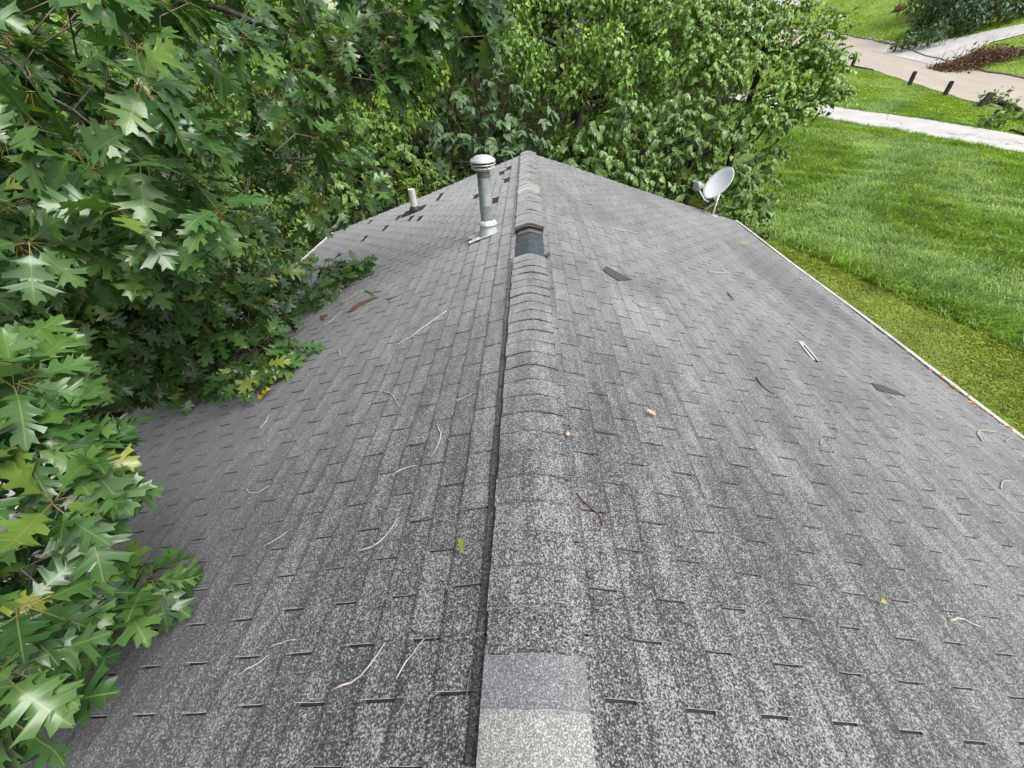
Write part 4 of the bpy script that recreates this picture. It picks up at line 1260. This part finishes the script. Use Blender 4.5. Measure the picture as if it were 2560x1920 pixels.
def chip(name, pix, th, mat, label, cat, jag=0, lift=.010, tilt=0):
    Q = [on_roof(*p) for p in pix]
    mb = MB()
    n = len(Q)
    top = []
    for k, p in enumerate(Q):
        z = rz(p[0], p[1]) + lift + (tilt if k < n // 2 else 0)
        top.append((p[0] + rng.normal(0, jag), p[1] + rng.normal(0, jag), z + th))
    mb.v = top + [(x, y, z - th) for x, y, z in top]
    mb.f = [tuple(range(n))[::-1], tuple(range(n, 2 * n))] + [(k, (k + 1) % n, (k + 1) % n + n, k + n) for k in range(n)]
    o = mb.build(name, M[mat], )
    me = o.data
    import bmesh
    bm = bmesh.new(); bm.from_mesh(me); bmesh.ops.recalc_face_normals(bm, faces=bm.faces); bm.to_mesh(me); bm.free()
    return tag(o, label, cat)
chip('torn_tab', [(1508, 676), (1515, 666), (1545, 682), (1580, 699), (1546, 702), (1525, 690)], .006, 'torn', 'dark torn shingle tab lying loose on the right slope', 'shingle piece')
chip('torn_tab', [(2178, 958), (2206, 964), (2240, 978), (2264, 991), (2225, 984), (2192, 975)], .006, 'torn', 'dark lifted shingle scrap low on the right slope', 'shingle piece')
o = chip('sealant_strip', [(1995, 854), (2007, 854), (2028, 878), (2047, 903), (2031, 900), (2012, 876)], .004, 'strip', 'whitish torn sealant strip with black dashes on the right slope', 'shingle piece')
for f in (.2, .38, .56, .74, .9):
    a = on_roof(2002 + 40 * f, 855 + 47 * f, .0155); b = on_roof(2002 + 40 * f + 6, 855 + 47 * f + 7, .0155)
    mb = MB(); mb.tube([a, b], .006, 4); ch = mb.build('tar_dash', M['rubber'], o)
chip('bark_strip', [(868, 782), (880, 770), (900, 758), (925, 748), (943, 744), (925, 754), (903, 764), (885, 778)], .008, 'barkpiece', 'orange brown bark strip beside the thick branched twig', 'bark', .004)
chip('bark_strip', [(800, 795), (812, 788), (818, 792), (806, 800)], .010, 'barkpiece', 'small orange bark flake near the oak tips', 'bark', .004)
chip('pine_straw', [(318, 1180), (332, 1162), (340, 1168), (326, 1186)], .010, 'barkpiece', 'rusty flake of dead leaf litter near the left gutter', 'leaf litter', .006)
chip('cap_fragment', [(1362, 640), (1372, 634), (1375, 640), (1366, 646)], .02, 'torn', 'dark broken cap fragment beside the bare ridge felt', 'shingle piece', .003)

def fallen(px, py, size, mat, label, ang, vi=0, tiltv=.25):
    p = on_roof(px, py)
    _, A0 = roof_frame(1 if p[0] > 0 else -1, abs(p[0]) / math.cos(TH), p[1])
    n = A0[:, 2]
    tip = np.array([math.cos(ang), math.sin(ang), 0.0]); tip = unit(tip - n * tip.dot(n))
    x = np.cross(tip, n)
    B = np.stack([x, tip, n], 1) * size
    v, t, uv = OAKS[vi]
    P = p + n * (.02 + .07 * size) - tip * size * .4
    me = mesh_tris('fallen_leaf', v, t, M[mat], uv)
    o = link(bpy.data.objects.new('fallen_leaf', me), None, Matrix([[*B[r], P[r]] for r in range(3)] + [[0, 0, 0, 1]]))
    tag(o, label, 'leaf', 'fallen leaves on the roof')
fallen(668, 992, .17, 'fallen', 'yellow oak leaf lying on the left slope below the oak tips', 3.7, 6)
fallen(1160, 1366, .06, 'fallen_green', 'small olive green oak leaf beside the ridge', -1.3, 1)
fallen(483, 1062, .07, 'fallen_orange', 'small orange leaf near the left gutter under the oak', .6, 1)
fallen(1858, 613, .11, 'fallen', 'bright yellow leaf high on the right slope', .1, 5)
fallen(1472, 511, .10, 'fallen_orange', 'orange tan leaf on the right slope near the ridge end', .5, 4)
fallen(1621, 1037, .055, 'fallen_tan', 'small tan leaf in the middle of the right slope', -.5, 1)
fallen(2087, 1073, .05, 'fallen_orange', 'small orange leaf below the dark lifted scrap', .2, 1)
fallen(2198, 1510, .035, 'fallen', 'tiny yellow leaf far down the right slope', .3, 1)
fallen(1416, 1093, .03, 'fallen_tan', 'tiny tan leaf scrap beside the ridge caps on the right slope', .9, 1)
fallen(2000, 698, .09, 'fallen', 'yellow leaf caught at the right gutter', .4, 4)

# dead leaf litter caught along the right gutter
n = 420
yl = np.concatenate([rng.normal(2.6, .5, n // 2), rng.uniform(.3, 7.5, n - n // 2)])
Pg = np.stack([HALF + rng.uniform(-.04, .09, n), yl, np.full(n, ZR - SLOPE * HALF - .012) + rng.uniform(-.02, .008, n)], 1)
me = leaf_mesh('leaf_litter', OVALS, Pg, frames(unit(rng.normal(size=(n, 3)) * [1, 1, .3]), unit(rng.normal(size=(n, 3)) * .4 + [0, 0, 1])), rng.uniform(.02, .06, n), M['fallen_orange'], rng.integers(0, 4, n), rng.random(n))
tag(link(bpy.data.objects.new('leaf_litter', me)), 'rusty dead leaf litter caught along the right gutter', 'leaf litter', kind='stuff')

# ------------------------------------------------------------------ posts, brush pile, hedge across the lawn
def post(px, py, tx, ty, h, r, label, lean=(0, 0), group='wooden posts along the road'):
    p = on_ground(px, py)
    z = float(gz(p[0], p[1]))
    t = thing('wooden_post', (p[0], p[1], z), label, 'post', group)
    mb = MB()
    pts = [np.array([p[0] + lean[0] * f, p[1] + lean[1] * f, z + h * f]) for f in (-.25, .0, .3, .6, .85, 1.0)]
    for a in range(1, 6): pts[a] = pts[a] + rng.normal(0, .006, 3)
    mb.tube(pts, [r, r, r * .98, r * 1.02, r * .97, r * .93], 9)
    mb.build('shaft', M['wood'], t)
    mb = MB(); mb.tube([pts[-1] + np.array([0, 0, -.004]), pts[-1] + np.array([0, 0, .02])], [r * .9, r * .6], 9); mb.build('weathered_top', M['wood'], t)
    return pts
post(2130, 166, 2141, 139, .58, .12, 'short dark post half hidden beside the vine covered tree')
post(2272, 214, 2290, 177, .66, .115, 'upright dark post at the road edge in open lawn, farther up the hill')
post(2361, 239, 2384, 204, .62, .115, 'upright dark post at the road edge nearest the fallen timber')
p4 = post(2447, 268, 2475, 232, .55, .12, 'leaning dark post with weeds at the end of the fallen timber', (.25, .05))
p5 = post(2465, 310, 2490, 280, .5, .075, 'thin leaning post overgrown by weeds beside the driveway', (.18, .0))
a, b = on_ground(2478, 256), on_ground(2546, 282)
mb = MB(); mb.tube([a + np.array([0, 0, .12]), (a + b) / 2 + np.array([0, 0, .13]), b + np.array([0, 0, .10])], [.10, .11, .10], 8)
tag(mb.build('timber_log', M['wood'], smooth=True), 'dark fallen timber lying along the road edge', 'log')
a, b = on_ground(2132, 168), on_ground(2182, 177)
mb = MB(); mb.tube([a + np.array([0, 0, .05]), b + np.array([0, 0, .05])], [.06, .05], 7)
tag(mb.build('timber_log', M['wood'], smooth=True), 'thin dark timber at the foot of the half hidden post', 'log')
a, b = on_ground(2525, 328), on_ground(2600, 352)
mb = MB(); mb.tube([a + np.array([0, 0, .05]), b + np.array([0, 0, .07])], [.05, .06], 7)
tag(mb.build('timber_log', M['wood'], smooth=True), 'dark timber lying beside the driveway edge', 'log')

def weeds(name, label, px, py, n, h, mat, spread=.4, cat='weeds'):
    c = on_ground(px, py); z = float(gz(c[0], c[1]))
    t = thing(name, (c[0], c[1], z), label, cat)
    P = []; T_ = []; N_ = []; S_ = []
    mb = MB()
    for k in range(n):
        a = np.array([c[0] + rng.normal(0, spread * .4), c[1] + rng.normal(0, spread * .4), z])
        b = a + np.array([rng.normal(0, .15), rng.normal(0, .15), h * rng.uniform(.5, 1.1)])
        mb.tube([a, b], [.008, .003], 4)
        for q in range(16):
            f = rng.uniform(.15, 1)
            P.append(a + (b - a) * f); T_.append(unit(rng.normal(size=3) + np.array([0, 0, -.1]))); N_.append(unit(rng.normal(size=3) * .5 + np.array([0, 0, 1]))); S_.append(rng.uniform(.1, .2))
    mb.build('stem', M['twig_red'], t)['kind'] = 'stuff'
    P = np.array(P)
    foliage(t, OVALS, P, frames(np.array(T_), np.array(N_)), np.array(S_), M[mat], 0, 'foliage')
weeds('weed_clump', 'green weeds growing round the leaning post', 2462, 262, 12, .7, 'shrub', .5)
weeds('weed_clump', 'green weeds over the thin leaning post by the driveway', 2480, 318, 14, .5, 'shrub', .7)
weeds('weed_clump', 'leafy weeds at the end of the fallen timber', 2556, 300, 22, .8, 'shrub', .9)

c = on_ground(2437, 165); z = float(gz(c[0], c[1]))
bp = thing('brush_pile', (c[0], c[1], z), 'brown heap of dead branches beside the far drive', 'brush pile')
mb = MB()
for k in range(420):
    u = rng.uniform(-1, 1)
    a = np.array([c[0] + u * 2.0 + rng.normal(0, .25), c[1] + rng.normal(.2, .5), 0]); a[2] = gz(a[0], a[1]) + abs(rng.normal(0, .28)) * (1.1 - abs(u)) + .03
    d = unit(np.array([rng.normal(.6, .5), rng.normal(-.1, .5), rng.normal(.30, .28)])) * rng.uniform(.4, 1.3)
    if abs(u) > .6: d[2] *= .4
    m_ = a + d * .5 + rng.normal(0, .06, 3); e_ = a + d
    e_[2] = max(e_[2], float(gz(e_[0], e_[1])) + .02)
    mb.tube([a, m_, e_], [.018, .013, .005], 4)
br = mb.build('branches', M['brush'], bp); br['kind'] = 'stuff'
n = 2600
u = rng.uniform(-1, 1, n)
P = np.stack([c[0] + u * 2.2 + rng.normal(0, .2, n), c[1] + rng.normal(.1, .5, n), np.zeros(n)], 1)
P[:, 2] = gz(P[:, 0], P[:, 1]) + np.abs(rng.normal(0, .33, n)) * (1.15 - np.abs(u)) + .03
foliage(bp, OVALS, P, frames(unit(rng.normal(size=(n, 3)) + [.4, 0, .3]), unit(rng.normal(size=(n, 3)) + [0, 0, .6])), rng.uniform(.08, .22, n), M['brush'], 0, 'dead_leaves')

make_tree('hedge_bank', 'dark overgrown hedge bank above the far drive', [
    (2330, 85, 29.5, 1.0), (2395, 60, 29.5, 1.4), (2470, 40, 29, 1.4), (2545, 22, 28.5, 1.3), (2275, 100, 30, .7), (2325, 30, 31, 1.6), (2400, 0, 31, 2), (2500, -20, 30.5, 2), (2600, 0, 29, 2), (2350, -50, 33, 2.4), (2460, -70, 33, 2.4), (2250, 110, 30.4, .5)],
    OVALS, M['hedge'], .26, 'mat', 1.0, 0, 'hedge', trunk=True, rt=.1)
make_tree('young_tree', 'small thin leafy tree at the far edge of the road', [
    (2068, 22, 31, .75), (2098, 30, 31, .7), (2128, 28, 31, .5), (2060, 55, 31, .6), (2140, 62, 30.5, .35)],
    OVALS, M['shrub'], .2, 'spray', .7, 0, 'tree', rt=.06, inner=.1)
c = on_ground(2250, 26); z = float(gz(c[0], c[1]))
mb = MB(); mb.lathe([(.55, -.2), (.5, .1), (.42, .3), (.3, .38), (.0, .36)], (c[0], c[1], z), None, 11)
mb.v = [(x + rng.normal(0, .05), y + rng.normal(0, .05), zz + rng.normal(0, .04)) for x, y, zz in mb.v]
tag(mb.build('tree_stump', M['brush']), 'brown broken stump on the lawn across the road', 'stump')

# loose stones and rubble along the far road edge: nobody could count them at this distance
mb = MB()
for k in range(60):
    f = rng.random()
    a = on_ground(2140 + 125 * f, 95 + 28 * f)
    r = rng.uniform(.05, .15)
    b0 = len(mb.v)
    mb.lathe([(0, -r * .5), (r * .8, -r * .3), (r, 0), (r * .7, r * .4), (0, r * .55)], (a[0] + rng.normal(.3, .2), a[1] + rng.normal(0, .3), a[2] + r * .3 + .04), None, 7)
    mb.v[b0:] = [(x + rng.normal(0, r * .1), y + rng.normal(0, r * .1), zz + rng.normal(0, r * .08)) for x, y, zz in mb.v[b0:]]
tag(mb.build('rubble', M['concrete']), 'pale loose rubble along the far edge of the road', 'rubble', kind='stuff')

# ------------------------------------------------------------------ grass
def grass(name, label, P, hgt, mat, nb=4, wid=.010):
    n = len(P)
    hgt = np.broadcast_to(hgt, (n,))
    Vs = np.zeros((n, nb, 5, 3)); 
    az = (np.sin(P[:, 0] * .8 + 1.3 * np.sin(P[:, 1] * .6)) * 2.2 + P[:, 1] * .5)[:, None] + rng.normal(0, 1.3, (n, nb)); ln = rng.uniform(.3, 1.25, (n, nb)); hh = hgt[:, None] * rng.uniform(.55, 1.2, (n, nb))
    off = rng.normal(0, .03, (n, nb, 2))
    dx, dy = np.cos(az), np.sin(az); sx, sy = -dy, dx
    w = wid * rng.uniform(.7, 1.3, (n, nb))
    for k, (f, wf, bend) in enumerate(((0, 1, 0), (0, -1, 0), (.55, .8, .3), (.55, -.8, .3), (1, 0, 1.0))):
        Vs[:, :, k, 0] = P[:, None, 0] + off[..., 0] + dx * ln * hh * bend + sx * w * wf
        Vs[:, :, k, 1] = P[:, None, 1] + off[..., 1] + dy * ln * hh * bend + sy * w * wf
        Vs[:, :, k, 2] = P[:, None, 2] + hh * f * (1 - .25 * ln * f) - .01
    T = np.array([(0, 1, 3), (0, 3, 2), (2, 3, 4)])
    TT = (T[None] + (np.arange(n * nb) * 5)[:, None, None]).reshape(-1, 3)
    patch = .5 + .5 * np.sin(P[:, 0] * 1.3 + np.sin(P[:, 1] * .9)) * np.sin(P[:, 1] * 1.1 + P[:, 0] * .4)
    patch = .65 * patch + .35 * (.5 + .5 * np.sin(P[:, 0] * 4.3 + 2 * np.sin(P[:, 1] * 3.1)) * np.sin(P[:, 1] * 3.7 + P[:, 0]))
    rn = np.clip(np.repeat((.12 + .72 * patch)[:, None], nb, 1) + rng.normal(0, .16, (n, nb)), .01, .98)
    me = mesh_tris(name, Vs.reshape(-1, 3), TT, mat, rnd=np.repeat(rn.ravel(), 5))
    o = link(bpy.data.objects.new(name, me))
    return tag(o, label, 'grass', kind='stuff')

strip_x = lambda y: np.interp(y, [-4, 3, 6.8, 8.4, 10.4, 12.0, 14], [11.5, 11.0, 9.8, 9.0, 7.9, 6.8, 6.2])
def drive_clear(P):
    # distance to the driveway ribbon, kept free of blades
    cl = (ll + uu) / 2; hw = np.linalg.norm(uu - ll, axis=1) / 2
    d = np.linalg.norm(P[:, None, :2] - cl[None], axis=2)
    k = d.argmin(1)
    return d[np.arange(len(P)), k] > hw[k] * .98
def scatter(n, x0, x1, y0, y1):
    P = np.stack([rng.uniform(x0, x1, n), rng.uniform(y0, y1, n), np.zeros(n)], 1)
    P[:, 2] = gz(P[:, 0], P[:, 1])
    px, py, z = project(P)
    return P[(z > 1) & (px > -150) & (px < 2900) & (py > -60)]
P = scatter(150000, 4.6, 20, 5, 27)
keep = (P[:, 0] > strip_x(P[:, 1]) + rng.normal(0, .12, len(P))) & drive_clear(P) & (P[:, 0] < 22.6) & (rng.random(len(P)) < np.clip(1.5 - (P[:, 1] - 5) * .045, .45, 1))
keep &= P[:, 0] > 1.0 + .36 * P[:, 1]
Pl = P[keep]
tall = .15 + .05 * np.sin(Pl[:, 0] * .9 + 1) * np.sin(Pl[:, 1] * .8) + .05 * np.sin(Pl[:, 0] * 3.1 + 2 * np.sin(Pl[:, 1] * 2.3)) * np.sin(Pl[:, 1] * 2.9) + .07 * rng.random(len(Pl))
grass('lawn_grass', 'lush tall green lawn grass between house and driveway', Pl, tall, M['grass'], 4, .011)
P = scatter(90000, 4.3, 12, 2, 15)
keep = (P[:, 0] < strip_x(P[:, 1]) + rng.normal(0, .10, len(P))) & (P[:, 0] > HALF - .3)
grass('short_grass', 'short yellowish mossy grass strip beside the right wall', P[keep], .045, M['moss'], 4, .010)
P = scatter(60000, 14, 24, 14, 48)
keep = drive_clear(P) & (P[:, 0] > np.interp(P[:, 1], [ll[k][1] for k in np.argsort(ll[:, 1])], [ll[k][0] for k in np.argsort(ll[:, 1])])) & (P[:, 0] < np.interp(P[:, 1], nn[:, 1], nn[:, 0]) - .05)
grass('verge_grass', 'bright mown grass verge between driveway and road', P[keep], .08, M['verge'], 3, .016)
P = scatter(60000, 28.8, 48, 28, 80)
keep = (P[:, 0] > np.interp(P[:, 1], ff[:, 1], ff[:, 0]) + .3) & ~((P[:, 1] > np.interp(P[:, 0], l2[:, 0], l2[:, 1]) - .1) & (P[:, 1] < np.interp(P[:, 0], u2[:, 0], u2[:, 1]) + .1))
keep &= ~((P[:, 1] > 65) & (P[:, 0] < 36))
grass('far_grass', 'smooth green grass slope across the road', P[keep], .09, M['grass'], 3, .02)
